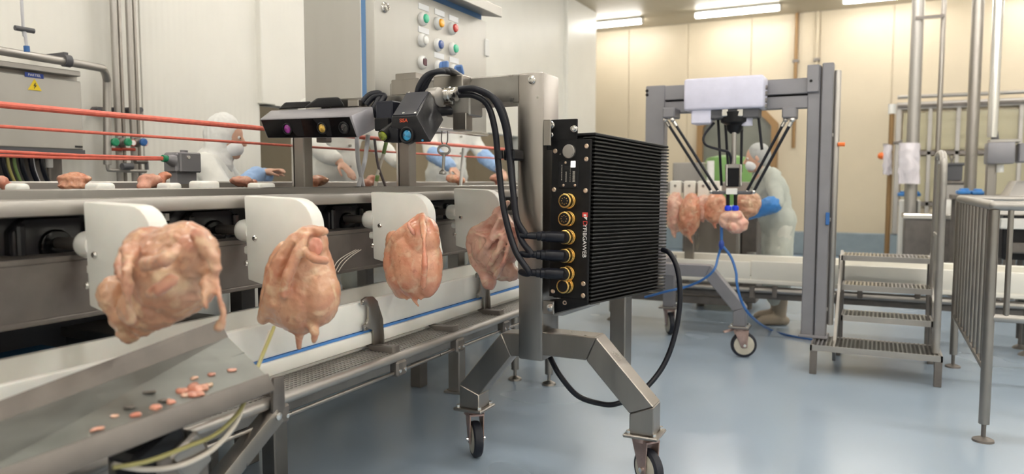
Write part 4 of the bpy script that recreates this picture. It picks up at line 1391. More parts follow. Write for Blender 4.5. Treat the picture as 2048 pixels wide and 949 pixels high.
# ------------------------------------------------------------------ people
def person(name, label, loc, rz, lean=0.1, wl=(0.45, 0.15, 1.30), wr=(0.45, -0.15, 1.30), cloth='coat_cloth', cap='hood_cloth', hood=True, glove=None,
           hgt=1.72, trousers='trouser_cloth', boots='boot_rubber', look=0.0, sleeves=None, coat_len=0.55):
    t = thing(name, label, 'person', loc, (0, 0, rz))
    W = WM[t.name]
    k = hgt / 1.72

    def L(x, y, z):
        # lean the upper body forward about the hips
        if z > 0.95 and lean:
            dz = z - 0.95
            x, z = x + dz * math.sin(lean), 0.95 + dz * math.cos(lean) - x * math.sin(lean) * 0.3
        return V((x * k, y * k, z * k))
    T = lambda p: W @ p
    hd = L(0.05, 0, 1.60)
    ld = V((math.cos(look), math.sin(look), -0.25)).normalized()
    sd = V((-math.sin(look), math.cos(look), 0))
    sh = {1: L(0, 0.19, 1.42), -1: L(0, -0.19, 1.42)}
    wrist = {1: V(wl) * k, -1: V(wr) * k}
    elb = {}
    for s in (1, -1):
        a, b = sh[s], wrist[s]
        L1, L2 = 0.29 * k, 0.26 * k
        dd = min((b - a).length, (L1 + L2) * 0.985)
        u = (b - a).normalized()
        b = a + u * dd
        wrist[s] = b
        ca = (L1 * L1 + dd * dd - L2 * L2) / (2 * L1 * dd)
        hint = V((-0.25, s * 0.7, -0.9))
        w = (hint - u * hint.dot(u)).normalized()
        elb[s] = a + u * (L1 * ca) + w * (L1 * math.sqrt(max(0, 1 - ca * ca)))
    hips = {1: L(0, 0.10, 0.92), -1: L(0, -0.10, 0.92)}
    knee = {1: V((0.03, 0.11, 0.50)) * k, -1: V((0.0, -0.11, 0.50)) * k}
    ank = {1: V((0.0, 0.12, 0.10)) * k, -1: V((-0.04, -0.12, 0.10)) * k}
    # the body: one continuous skin
    m = MB()
    hr = frame((0, 0, 0), ld, sd).to_3x3()
    m.ball(T(hd), (0.098 * k, 0.078 * k, 0.118 * k), W.to_3x3() @ hr)
    m.ball(T(hd + ld * 0.035 + V((0, 0, -0.06))), 0.06 * k)
    m.ball(T(hd + ld * 0.055 + V((0, 0, -0.095))), 0.03 * k)                    # chin
    m.cap(T(hd + ld * 0.095 + V((0, 0, 0.015))), T(hd + ld * 0.112 + V((0, 0, -0.022))), 0.010, 0.014)   # nose
    for s in (1, -1):
        m.ball(T(hd + sd * s * 0.078), (0.022, 0.010, 0.032), W.to_3x3() @ hr)
    m.cap(T(hd + V((-0.01, 0, -0.08))), T(L(0, 0, 1.40)), 0.055 * k, 0.065 * k)
    m.cap(T(L(0, 0, 1.38)), T(L(0, 0, 0.95)), 0.12 * k, 0.13 * k)
    for s in (1, -1):
        m.cap(T(L(0, 0, 1.38)), T(sh[s]), 0.08, 0.06)
        m.cap(T(sh[s]), T(elb[s]), 0.052 * k, 0.042 * k)
        m.cap(T(elb[s]), T(wrist[s]), 0.042 * k, 0.028 * k)
        m.cap(T(hips[s]), T(knee[s]), 0.085 * k, 0.058 * k)
        m.cap(T(knee[s]), T(ank[s]), 0.056 * k, 0.038 * k)
        fd = (wrist[s] - elb[s]).normalized()
        fd = (fd + V((0.25, 0, -0.35))).normalized()
        side = fd.cross(V((0, 0, 1))).normalized()
        pal = wrist[s] + fd * 0.05
        m.ball(T(pal), (0.052, 0.040, 0.019), W.to_3x3() @ frame((0, 0, 0), fd, side).to_3x3())
        for q, (o, ln) in enumerate(((-0.030, 0.062), (-0.010, 0.074), (0.010, 0.070), (0.029, 0.056))):
            b0 = pal + fd * 0.040 + side * o
            b1 = b0 + (fd + V((0, 0, -0.15))) * ln * 0.5
            b2 = b1 + (fd * 0.6 + V((0, 0, -0.75))) * ln * 0.5
            m.cap(T(b0), T(b1), 0.0098, 0.009, 10)
            m.cap(T(b1), T(b2), 0.009, 0.0075, 10)
        th0 = pal - side * s * 0.034 - fd * 0.01
        m.cap(T(th0), T(th0 + (fd * 0.5 - side * s * 0.6 + V((0, 0, -0.3))) * 0.04), 0.012, 0.0105, 10)
        m.cap(T(th0 + (fd * 0.5 - side * s * 0.6 + V((0, 0, -0.3))) * 0.04), T(th0 + (fd * 1.3 - side * s * 0.6 + V((0, 0, -0.8))) * 0.045), 0.0105, 0.008, 10)
    blob('body', m, 'skin', t, 0.0075, 2)
    for s in (1, -1):
        e = MB().ball(T(hd + ld * 0.084 + sd * s * 0.032 + V((0, 0, 0.012))), 0.011, sub=2).build('eye', 'print_white', t)
        MB().ball(T(hd + ld * 0.0925 + sd * s * 0.032 + V((0, 0, 0.011))), 0.0052, sub=2).build('iris', 'print_black', e)
    # coat
    m = MB()
    m.ball(T(L(0.0, 0, 1.28)), (0.15 * k, 0.22 * k, 0.20 * k), W.to_3x3() @ Matrix.Rotation(lean, 3, 'Y'))
    m.cap(T(L(0, 0, 1.25)), T(L(0.01, 0, 1.0)), 0.165 * k, 0.165 * k)
    m.ball(T(L(0.0, 0, 0.98)), (0.165 * k, 0.205 * k, 0.18 * k), W.to_3x3())
    for s in (1, -1):
        m.cap(T(L(0, s * 0.06, 1.40)), T(sh[s]), 0.085 * k, 0.078 * k)
        m.cap(T(sh[s]), T(elb[s]), 0.078 * k, 0.066 * k)
        m.cap(T(elb[s]), T(elb[s] + (wrist[s] - elb[s]) * 0.86), 0.066 * k, 0.050 * k)
        m.cap(T(L(0.0, s * 0.07, 0.98)), T(V((0.01, s * 0.09, coat_len)) * k), 0.125 * k, 0.13 * k)
    m.cap(T(L(0, 0, 0.95)), T(V((0.01, 0, coat_len)) * k), 0.13 * k, 0.13 * k)
    m.cap(T(L(0, 0, 1.43)), T(L(0.02, 0, 1.47)), 0.078 * k, 0.07 * k)
    coat = blob('coat', m, cloth, t, 0.014, 4, [(0.010, 7, False), (0.008, 11, True)], loc[0] * 3 + loc[1])
    for z in (1.32, 1.18, 1.04):
        q = T(L(0.172, 0.012, z))
        MB().lathe(q, W.to_3x3() @ V((1, 0, 0)), [(-0.01, 0.010), (0.006, 0.010), (0.008, 0.008)], 12).build('button', 'print_grey', coat)
    # trousers and boots
    m = MB()
    for s in (1, -1):
        m.cap(T(hips[s]), T(knee[s]), 0.105 * k, 0.085 * k)
        m.cap(T(knee[s]), T(V((knee[s].x, knee[s].y, 0.24 * k))), 0.085 * k, 0.078 * k)
    blob('trousers', m, trousers, t, 0.014, 3, [(0.006, 12, True)], 3)
    for s in (1, -1):
        a = ank[s]
        m = MB()
        m.cap(T(V((a.x, a.y, 0.34 * k))), T(V((a.x, a.y, 0.09))), 0.072, 0.056)
        m.cap(T(V((a.x, a.y, 0.06))), T(V((a.x + 0.15, a.y + s * 0.01, 0.045))), 0.056, 0.044)
        m.cap(T(V((a.x - 0.05, a.y, 0.04))), T(V((a.x + 0.18, a.y + s * 0.01, 0.036))), 0.040, 0.036)
        blob('boot', m, boots, t, 0.009, 3)
    # head covering and mask
    m = MB()
    if hood:
        m.ball(T(hd - ld * 0.022 + V((0, 0, 0.014))), (0.108 * k, 0.100 * k, 0.128 * k), W.to_3x3() @ hr)
        m.ball(T(hd - ld * 0.045 + V((0, 0, -0.07))), (0.085 * k, 0.095 * k, 0.10 * k), W.to_3x3() @ hr)
        m.cap(T(hd - ld * 0.02 + V((0, 0, -0.10))), T(L(0, 0, 1.42)), 0.075, 0.12)
    else:
        m.ball(T(hd - ld * 0.020 + V((0, 0, 0.022))), (0.106 * k, 0.094 * k, 0.118 * k), W.to_3x3() @ hr)
        m.ball(T(hd - ld * 0.055 + V((0, 0, -0.03))), (0.065 * k, 0.078 * k, 0.075 * k), W.to_3x3() @ hr)
    blob('hood' if hood else 'hair_net', m, cap, t, 0.008, 2, [(0.003, 30, True)], 5)
    m = MB()
    m.ball(T(hd + ld * 0.044 + V((0, 0, -0.058))), (0.060, 0.068, 0.056), W.to_3x3() @ hr)
    blob('face_mask', m, 'mask_white', t, 0.007, 2)
    if glove:
        for s in (1, -1):
            m = MB()
            f = (wrist[s] - elb[s])
            m.cap(T(elb[s] + f * 0.12), T(wrist[s]), 0.082, 0.062)
            fd = (f.normalized() + V((0.25, 0, -0.35))).normalized()
            m.cap(T(wrist[s]), T(wrist[s] + fd * 0.07), 0.056, 0.048)
            blob('glove', m, glove, t, 0.008, 2, [(0.004, 30, True)], 8)
    if sleeves:
        for s in (1, -1):
            m = MB()
            f = (wrist[s] - elb[s])
            m.cap(T(elb[s] + f * 0.15), T(elb[s] + f * 0.95), 0.074, 0.056)
            blob('oversleeve', m, sleeves, t, 0.010, 2, [(0.006, 25, True)], 8)
    return t


p = at(402, 235, X=-3.62)
person('person', 'person in white hooded coat bending beside the grey rope switch', (-3.62, p.y - 0.02, 0), R(38), 0.16, (0.36, 0.15, 1.36), (0.36, -0.20, 1.36), hgt=1.70, look=R(-6), sleeves='sleeve_blue')
pf = thing('step_platform', 'low steel work platform under the people behind the deboning conveyor', 'platform', (-3.65, 5.1, 0))
MB().bx(-4.05, -3.28, 3.82, 7.0, 0.28, 0.32, 0.006).build('deck', 'steel_dull', pf)
for yy_ in (3.9, 5.3, 6.9):
    for xx_ in (-4.0, -3.33):
        MB().bx(xx_ - 0.025, xx_ + 0.025, yy_ - 0.025, yy_ + 0.025, 0, 0.28).build('leg', 'steel_dull', pf)
p = at(668, 330, X=-3.5)
person('person', 'person in white buttoned coat working behind the first cabinet post', (-3.5, p.y, 0.32), R(-18), 0.04, (0.34, 0.30, 1.06), (0.38, -0.20, 1.06), hgt=1.80)
p = at(893, 330, X=-3.5)
person('person', 'person in white coat with pale blue oversleeves behind the hanging key', (-3.5, p.y, 0.32), R(-20), 0.04, (0.36, 0.26, 1.06), (0.38, -0.26, 1.06), hgt=1.80, sleeves='sleeve_blue')

# ------------------------------------------------------------------ control cabinet above the line
XD = -2.20
yc0 = at(751, 200, X=XD).y
yc1 = at(973, 150, X=XD).y
zc0, zc1 = at(975, 268, X=XD).z, 2.30
xk = at(609, 150, Y=yc0).x
xg0, xg1 = at(723, 150, Y=yc0).x, at(732, 150, Y=yc0).x
cb = thing('control_cabinet', 'stainless control cabinet with coloured push buttons above the carcass line', 'cabinet', (-2.4, (yc0 + yc1) / 2, 1.28))
MB().bx(xk, xg0, yc0, yc1, zc0 + 0.01, zc1, 0.004).build('body', 'cabinet_steel', cb)
MB().bx(xg0, xg1, yc0 + 0.004, yc1 - 0.004, zc0 + 0.015, zc1 - 0.01).build('gasket', 'gasket_blue', cb)
dr_ = MB().bx(xg1, XD, yc0, yc1, zc0, zc1 - 0.012, 0.006, 2).build('door', 'cabinet_steel', cb)
MB().hexa([V((xk - 0.02, yc0 - 0.02, zc1 + 0.10)), V((XD + 0.09, yc0 - 0.02, zc1 + 0.012)), V((XD + 0.09, yc1 + 0.04, zc1 + 0.012)), V((xk - 0.02, yc1 + 0.04, zc1 + 0.10)),
           V((xk - 0.02, yc0 - 0.02, zc1 + 0.16)), V((XD + 0.09, yc0 - 0.02, zc1 + 0.072)), V((XD + 0.09, yc1 + 0.04, zc1 + 0.072)), V((xk - 0.02, yc1 + 0.04, zc1 + 0.16))], 0.004).build('sloping_roof', 'cabinet_steel', cb)
MB().bx(xk + 0.01, XD - 0.03, yc0 + 0.01, yc1 - 0.01, zc1 - 0.002, zc1 + 0.03).build('roof_gap', 'gasket_blue', cb)
MB().bx(xg1, XD + 0.012, yc0, yc1, zc0 - 0.016, zc0 + 0.004, 0.003).build('drip_edge', 'steel_bright', cb)
DX = V((1, 0, 0))


def dp(px, py):
    return at(px, py, X=XD)


lk = MB().lathe(dp(768, 15), DX, [(0, 0.026), (0.006, 0.026), (0.010, 0.020), (0.022, 0.018), (0.024, 0.010), (0.016, 0.009)], 20).build('latch', 'steel_bright', dr_)
MB().bx(XD - 0.02, XD + 0.008, dp(969, 95).y, dp(974, 95).y + 0.02, dp(971, 112).z, dp(971, 78).z, 0.004).build('hinge', 'white_enamel', dr_)
BUT = [(848, 38, 'button_green'), (879, 47, 'button_orange'), (907, 57, 'button_red'), (847, 81, 'button_clear'), (878, 90, 'button_blue'), (908, 98, 'button_green'),
       (847, 125, 'button_maroon'), (880, 134, 'knob_blue'), (910, 141, 'knob_blue')]
COLN = {'button_green': 'green push button', 'button_orange': 'orange push button', 'button_red': 'red push button', 'button_clear': 'clear white push button', 'button_blue': 'dark blue push button',
        'button_maroon': 'maroon indicator', 'knob_blue': 'blue rotary switch'}
for px, py, mt in BUT:
    c = dp(px - 4, py)
    bz_ = MB().lathe(c, DX, [(0, 0.036), (0.010, 0.036), (0.016, 0.033), (0.022, 0.028), (0.024, 0.024), (0.020, 0.022)], 28).build('button_bezel', 'bezel', dr_)
    bz_['label'] = COLN[mt]
    if mt == 'knob_blue':
        MB().lathe(c, DX, [(0.015, 0.027), (0.030, 0.027), (0.032, 0.024)], 24).build('knob_base', mt, bz_)
        MB().box(c + DX * 0.045, (0.045, 0.020, 0.058), (0.5 if px > 900 else -0.1, 0, 0), 0.006).build('knob_grip', mt, bz_)
    elif mt == 'button_maroon':
        MB().bx(c.x + 0.016, c.x + 0.0265, c.y - 0.016, c.y + 0.016, c.z - 0.018, c.z + 0.018, 0.002).build('button_cap', mt, bz_)
    else:
        MB().lathe(c, DX, [(0.014, 0.023), (0.030, 0.023), (0.034, 0.020), (0.036, 0.0)], 26).build('button_cap', mt, bz_)
for px, py in ((847, 15), (879, 26), (907, 38), (847, 61), (878, 112), (908, 121)):
    c = dp(px, py)
    MB().bx(XD - 0.001, XD + 0.003, c.y - 0.052, c.y + 0.050, c.z - 0.015, c.z + 0.015).build('label_plate', 'label_white', dr_)
for x, y in ((at(600, 300, Y=3.08).x, 3.08), (-2.36, at(810, 300, X=-2.36).y)):
    MB().bx(x - 0.035, x + 0.035, y - 0.01, y + 0.06, 1.10, zc0 + 0.012, 0.004).build('post', 'steel', cb)
    MB().bx(x - 0.05, x - 0.038, y - 0.012, y + 0.03, 1.24, zc0 + 0.012).build('post_flange', 'steel_bright', cb)
    MB().bx(x - 0.06, x + 0.06, y - 0.04, y + 0.09, 1.098, 1.112).build('foot_plate', 'steel', cb)

# hoses and wires dropping from the cabinet
HZ = [('hose_grey', 0.011, [(714, 270), (716, 320), (726, 372), (728, 384)], 'pale grey hose dropping from the cabinet beside a crossing one'),
      ('hose_grey', 0.011, [(736, 270), (730, 320), (719, 365), (716, 386)], 'pale grey hose slanting across the straight one'),
      ('wire_brown', 0.007, [(749, 278), (756, 330), (768, 365), (774, 384)], 'dark brown wire behind the banded hose'),
      ('hose_pale', 0.009, [(776, 275), (764, 318), (754, 352), (749, 386)], 'white hose with green bands beside the cabinet post')]
for mt, r, pts, lbl in HZ:
    tag(MB().tube([at(a, b, X=-2.33 - 0.01 * i) for i, (a, b) in enumerate(pts)] + [at(pts[-1][0], pts[-1][1], X=-2.37) + V((0, 0, -0.05))], r, 10, 6).build('drop_hose', mt), lbl, 'hose', 'hoses below the control cabinet')
for (a, b, lbl) in (((773, 282), (767, 308), 'long upper green band around the white hose beside the cabinet post'), ((755, 352), (753, 362), 'short lower green band around the white hose beside the cabinet post')):
    tag(MB().cyl(at(*a, X=-2.325), at(*b, X=-2.335), 0.0105, n=12).build('hose_band', 'wire_green'), lbl, 'band', 'green hose bands')
tag(MB().cyl(at(920, 386, X=-2.35), at(927, 297, X=-2.35), 0.010, n=12).build('white_rod', 'white_enamel'), 'thin white rod standing on the conveyor beside the key', 'rod')

# ------------------------------------------------------------------ red pull cords and rope switch
XC = -2.88


def cord(p0, p1, r, lbl, x=XC):
    a, b = at(*p0, X=x), at(*p1, X=x)
    return tag(MB().tube([a, (a + b) / 2 + V((0, 0, -0.004)), b], r, 10, 10).build('pull_cord', 'red_cord'), lbl, 'cord', 'red emergency pull cords')


cord((-60, 204), (1010, 299), 0.0125, 'thick red pull cord, the highest one along the line')
cord((-60, 249), (1010, 318), 0.0065, 'thin red pull cord below the thick one')
sw0 = at(330, 318, X=-2.95)
for dy, lbl in ((0, 'upper red cord of the pair leading to the grey rope switch'), (7, 'lower red cord of the pair leading to the grey rope switch')):
    cord((-60, 300 + dy * 1.3), (326, 316 + dy * 0.4), 0.0065, lbl, -2.95)
rs_ = thing('rope_switch', 'grey emergency rope switch box on a short post before the hooded person', 'switch', at(370, 362, X=-2.95))
a, b = at(347, 345, X=-2.95), at(394, 308, X=-2.95)
MB().bx(-3.02, -2.93, a.y, b.y, a.z, b.z, 0.008).build('box', 'grey_paint', rs_)
MB().bx(-3.03, -2.92, b.y - 0.12, b.y, a.z - 0.0, b.z + 0.004, 0.006).build('cover', 'grey_paint', rs_)
MB().cyl(at(346, 322, X=-2.95), at(333, 318, X=-2.95), 0.03, 0.018, n=16).build('cable_entry', 'grey_paint', rs_)
MB().cyl(at(333, 318, X=-2.95), at(325, 317, X=-2.95), 0.016, n=12).build('eyelet', 'valve_green', rs_)
MB().bx(-3.0, -2.95, a.y + 0.02, a.y + 0.13, 1.29, a.z + 0.01).build('post', 'grey_paint', rs_)
c = at(376, 315, X=-2.92)
MB().lathe(c, DX, [(0, 0.010), (0.008, 0.008)], 12).build('screw', 'steel_bright', rs_)
MB().cyl(at(368, 309, X=-2.97), at(368, 301, X=-2.97), 0.018, n=12).build('reset_knob', 'grey_paint', rs_)

# ------------------------------------------------------------------ wall cabinet, glands and cables on the left wall
XW = XL + 0.26
a, b = at(168, 302, X=XW), at(168, 152, X=XW)
wc = thing('electrical_cabinet', 'brushed steel wall cabinet with a blue sign and yellow warning triangle', 'cabinet', (XL, 2.2, a.z))
MB().bx(XL + 0.002, XW - 0.03, 1.4, a.y, a.z, b.z, 0.006).build('body', 'steel_satin', wc)
MB().bx(XW - 0.03, XW, 1.4, a.y, a.z + 0.005, b.z - 0.035, 0.006).build('door', 'cabinet_steel', wc)
MB().bx(XL + 0.002, XW + 0.03, 1.38, a.y - 0.02, b.z - 0.012, b.z + 0.02, 0.004).build('rain_lip', 'steel_satin', wc)
MB().bx(XL + 0.002, XW + 0.01, 1.4, a.y + 0.0, a.z - 0.02, a.z + 0.004).build('bottom_edge', 'crate_grey', wc)
MB().bx(XL + 0.002, XL + 0.06, 1.4, a.y - 0.01, a.z - 0.5, a.z - 0.02, 0.003).build('lower_plate', 'steel_dull', wc)
c = at(68, 151, X=XW)
MB().bx(XW, XW + 0.004, c.y - 0.052, c.y + 0.052, c.z - 0.013, c.z + 0.013).build('blue_sign', 'sign_blue', wc)
text('sign_text', 'PARTIEL', 0.020, 'print_white', wc, frame(c + V((0.005, 0, 0)), (0, 1, 0), (0, 0, 1)))
c = at(69, 171, X=XW)
tri = MB().prism([c + V((0.002, -0.038, -0.028)), c + V((0.002, 0.038, -0.028)), c + V((0.002, 0, 0.036))], (1, 0, 0), 0.004).build('warning_triangle', 'sign_yellow', wc)
MB().prism([c + V((0.005, q[0], q[1])) for q in ((0.004, 0.016), (-0.009, -0.004), (-0.001, -0.003), (-0.005, -0.020), (0.009, 0.001), (0.001, 0.000))], (1, 0, 0), 0.002).build('lightning_bolt', 'print_black', tri)
c = at(160, 294, X=XW)
MB().bx(XW, XW + 0.004, c.y - 0.03, c.y + 0.015, c.z - 0.006, c.z + 0.006).build('maker_plate', 'print_black', wc)
GL = [(4, 'cable_black'), (14, 'wire_yellow'), (27, 'wire_green'), (41, 'cable_black'), (60, 'cable_black'), (64, 'hose_grey'), (82, 'cable_black')]
for i, (px, mt) in enumerate(GL):
    c = at(px, 308, X=XL + 0.16)
    if mt != 'hose_grey':
        g = MB().cyl(V((c.x, c.y, a.z - 0.045)), V((c.x, c.y, a.z - 0.015)), 0.022, n=12).build('gland', 'white_enamel', wc)
    nm = {'cable_black': 'black', 'wire_yellow': 'yellowish', 'wire_green': 'green', 'hose_grey': 'pale grey'}[mt]
    tag(MB().tube([V((c.x, c.y, a.z - 0.04)), V((c.x, c.y + 0.01, a.z - 0.12)), V((c.x - 0.02, c.y + 0.06, a.z - 0.22)), V((c.x - 0.05, c.y + 0.16, a.z - 0.36)), V((c.x - 0.08, c.y + 0.2, a.z - 0.6)), V((c.x - 0.10, c.y + 0.2, 0.0))], 0.014 if mt == 'cable_black' else 0.009, 8, 6).build('cabinet_cable', mt),
        ['black cable hanging beside the yellowish one below the wall cabinet', 'yellowish cable hanging below the brushed steel wall cabinet', 'green cable hanging below the brushed steel wall cabinet', 'black cable hanging beside the green one below the wall cabinet', 'black cable touching the pale grey one below the wall cabinet', 'pale grey cable hanging below the brushed steel wall cabinet', 'black cable nearest the white probe below the wall cabinet'][i], 'cable', 'cables below the wall cabinet')
c = at(97, 318, X=XL + 0.14)
t = thing('sensor_probe', 'white probe on a brown rod hanging below the wall cabinet corner', 'probe', c)
MB().cyl(at(97, 303, X=XL + 0.14), at(98, 336, X=XL + 0.14), 0.022, n=14, bev=0.006).build('probe_body', 'white_enamel', t)
MB().cyl(at(98, 334, X=XL + 0.14), V((c.x, c.y, 0.9)), 0.009, n=10).build('rod', 'steel_dull', t)
MB().bx(XL + 0.05, c.x, c.y - 0.01, c.y + 0.01, c.z - 0.01, c.z + 0.01).build('bracket', 'steel_dull', t)

# ------------------------------------------------------------------ pipework on the left wall
XP = XL + 0.12
hp = thing('steam_pipe', 'horizontal stainless pipe bending down beside the wall cabinet', 'pipe', at(205, 140, X=XP))
a, b = at(-80, 88, X=XP + 0.18), at(190, 134, X=XP + 0.18)
MB().tube([a, a + (b - a) * 0.5, b, at(206, 139, X=XP + 0.16), at(213, 156, X=XP + 0.12), at(214, 180, X=XP + 0.1), at(215, 330, X=XP + 0.1)], 0.024, 16, 6).build('pipe', 'steel_satin', hp)
c = at(133, 122, X=XP + 0.18)
MB().cyl(c - V((0, 0.02, 0)), c + V((0, 0.02, 0)), 0.036, n=20).bx(XL + 0.005, c.x, c.y - 0.012, c.y + 0.012, c.z + 0.03, c.z + 0.05).build('pipe_clamp', 'crate_grey', hp)
MB().tube([at(215, 330, X=XP + 0.1), at(216, 338, X=XP + 0.1), at(224, 341, X=XP + 0.1), at(292, 343, X=XP + 0.1)], 0.011, 12, 5).build('return_pipe', 'steel_satin', hp)
for px, r, lbl in ((234, 0.021, 'thick upright stainless pipe nearest the wall cabinet'), (245, 0.011, 'slim upright stainless pipe between the two thick ones'),
                   (264, 0.021, 'thick upright stainless pipe farther from the wall cabinet'), (275, 0.011, 'slim upright stainless pipe beside the bare wall')):
    c = at(px, 200, X=XP)
    tag(MB().cyl((c.x, c.y, 0.0), (c.x, c.y, CEIL - 0.003), r, n=18).build('upright_pipe', 'steel_satin' if r > 0.02 else 'steel'), lbl, 'pipe', 'upright pipes on the left wall')
sup = thing('pipe_bracket', 'dark bracket bar holding the upright pipes to the wall', 'bracket', at(245, 217, X=XL + 0.02))
a, b = at(192, 217, X=XL + 0.05), at(282, 217, X=XL + 0.05)
MB().bx(XL + 0.002, XL + 0.06, a.y, b.y, a.z - 0.012, a.z + 0.012, 0.003).build('bar', 'steel_dull', sup)
for px in (197, 228, 258, 280):
    c = at(px, 217, X=XL + 0.08)
    MB().cyl((XL + 0.02, c.y, c.z - 0.01), (XL + 0.09, c.y, c.z - 0.01), 0.018, n=14).build('clip', 'crate_grey', sup)
for px, mt, lbl in ((217, 'valve_green', 'green valve handle on the bent pipe'), (243, 'valve_green', 'green valve handle on the middle upright pipe'), (274, 'hose_blue', 'teal valve handle on the last upright pipe')):
    c = at(px, 285, X=XP + 0.06)
    t = thing('valve', lbl, 'valve', c, group='valves on the wall pipes')
    MB().cyl(c, c + V((0.07, 0, 0)), 0.014, n=10).build('stem', 'steel', t)
    MB().lathe(c + V((0.05, 0, 0)), (1, 0, 0), [(0, 0.018), (0.008, 0.026), (0.022, 0.026), (0.028, 0.018)], 16).build('handle', mt, t)
    MB().ball(c, (0.026, 0.030, 0.034), sub=2).build('valve_body', 'steel_dull', t)
for px, lbl in ((264, 'small red rimmed gauge beside the middle green valve'), (288, 'small red rimmed gauge beside the teal valve')):
    c = at(px, 286, X=XP + 0.12)
    t = thing('pressure_gauge', lbl, 'gauge', c, group='gauges on the wall pipes')
    MB().lathe(c, (1, 0, 0), [(0, 0.022), (0.012, 0.022), (0.013, 0.019)], 18).build('rim', 'valve_red', t)
    MB().lathe(c, (1, 0, 0), [(0.010, 0.018), (0.015, 0.017)], 18).build('dial', 'print_white', t)
    MB().cyl((XL + 0.1, c.y, c.z), c, 0.01, n=8).build('stem', 'steel', t)
for px, lbl in ((228, 'red pipe coupling between the bent pipe and the first upright pipe'), (256, 'red pipe coupling between the two thick upright wall pipes')):
    c = at(px, 299, X=XP + 0.05)
    tag(MB().cyl(c - V((0, 0.05, 0)), c + V((0, 0.05, 0)), 0.010, n=12).build('red_coupling', 'valve_red'), lbl, 'coupling', 'red couplings on the wall pipes')
tv = thing('tap', 'black lever tap on the lower wall pipes', 'tap', at(288, 328, X=XP + 0.1))
MB().cyl(at(270, 323, X=XP + 0.1), at(294, 324, X=XP + 0.1), 0.016, n=12).build('tap_body', 'steel_dull', tv)
MB().cyl(at(293, 324, X=XP + 0.1), at(294, 340, X=XP + 0.1), 0.012, n=12).build('lever', 'crate_grey', tv)
MB().cyl(at(244, 333, X=XP + 0.12), at(264, 333, X=XP + 0.12), 0.022, n=12).build('second_lever', 'crate_grey', tv)
# hose drop with blue coupling at the top of the wall
hd_ = thing('air_drop', 'thin air line with blue coupling hanging from above the wall cabinet', 'hose', at(49, 60, X=XP + 0.3))
MB().tube([V((at(43, 0, X=XP + 0.3).x, at(43, 0, X=XP + 0.3).y, CEIL - 0.003)), at(43, 0, X=XP + 0.3), at(49, 58, X=XP + 0.3), at(53, 92, X=XP + 0.3)], 0.008, 10, 4).build('line', 'hose_grey', hd_)
c = at(49, 59, X=XP + 0.3)
MB().cyl(c - V((0, 0.05, 0)), c + V((0, 0.05, 0)), 0.014, n=12).build('tee', 'crate_grey', hd_)
MB().cyl(at(53, 92, X=XP + 0.3), at(54, 104, X=XP + 0.3), 0.015, n=12).build('coupling', 'hose_blue', hd_)
# ------------------------------------------------------------------ robot gantry
GY = 5.56
g = thing('robot_gantry', 'grey portal frame on casters carrying the pale delta robot', 'frame', (-0.9, GY, 0))
gx = lambda px, py=300: at(px, py, Y=GY).x
gz = lambda px, py: at(px, py, Y=GY).z
zt = gz(1640, 130)
MB().bx(gx(1612), gx(1638), GY, GY + 0.10, 0.205, zt, 0.006).build('post', 'grey_paint', g)
MB().bx(gx(1640), gx(1663), GY - 0.02, GY + 0.10, 0.205, zt + 0.01, 0.006).build('guide_rail', 'grey_paint', g)
MB().bx(gx(1612) - 0.005, gx(1634), GY - 0.03, GY - 0.001, gz(1620, 185), gz(1620, 131), 0.004).build('corner_plate', 'grey_paint', g)
MB().cyl(at(1622, 162, Y=GY - 0.03), at(1622, 162, Y=GY - 0.034), 0.010, n=12).build('bolt_hole', 'black_void', g)
MB().bx(gx(1608), gx(1668), GY - 0.03, GY + 0.12, 0.2045, 0.222, 0.003).build('foot_plate', 'grey_paint', g)
MB().cyl((gx(1671), GY + 0.02, 0.30), (gx(1671), GY + 0.02, gz(1671, 140)), 0.022, n=16, bev=0.008).build('hand_tube', 'steel_satin', g)
for py in (270, 440, 620):
    MB().bx(gx(1658), gx(1671), GY + 0.005, GY + 0.035, gz(1665, py) - 0.012, gz(1665, py) + 0.012).build('tube_bracket', 'steel_satin', g)
MB().cyl(at(1676, 289, Y=GY), at(1690, 289, Y=GY), 0.014, n=12).build('stop_knob', 'orange_plastic', g)
MB().bx(gx(1656), gx(1664), GY - 0.04, GY - 0.021, gz(1660, 450), gz(1660, 425), 0.004).build('blue_sensor', 'hose_blue', g)
# left post
MB().bx(gx(1290), gx(1328), GY, GY + 0.10, 0.66, gz(1300, 172), 0.006).build('post', 'grey_paint', g)
for py in (182, 190):
    MB().cyl(at(1294, py, Y=GY), at(1294, py, Y=GY - 0.006), 0.012, n=10).build('bolt_hole', 'black_void', g)
# twin cross beams
for z0, z1 in ((gz(1580, 188), gz(1580, 157)), (gz(1580, 217), gz(1580, 192))):
    MB().bx(gx(1318), gx(1616), GY + 0.01, GY + 0.09, z0, z1, 0.005).build('cross_beam', 'grey_paint', g)
MB().bx(gx(1318), gx(1616), GY + 0.07, GY + 0.085, gz(1580, 193), gz(1580, 187)).build('beam_web', 'black_void', g)
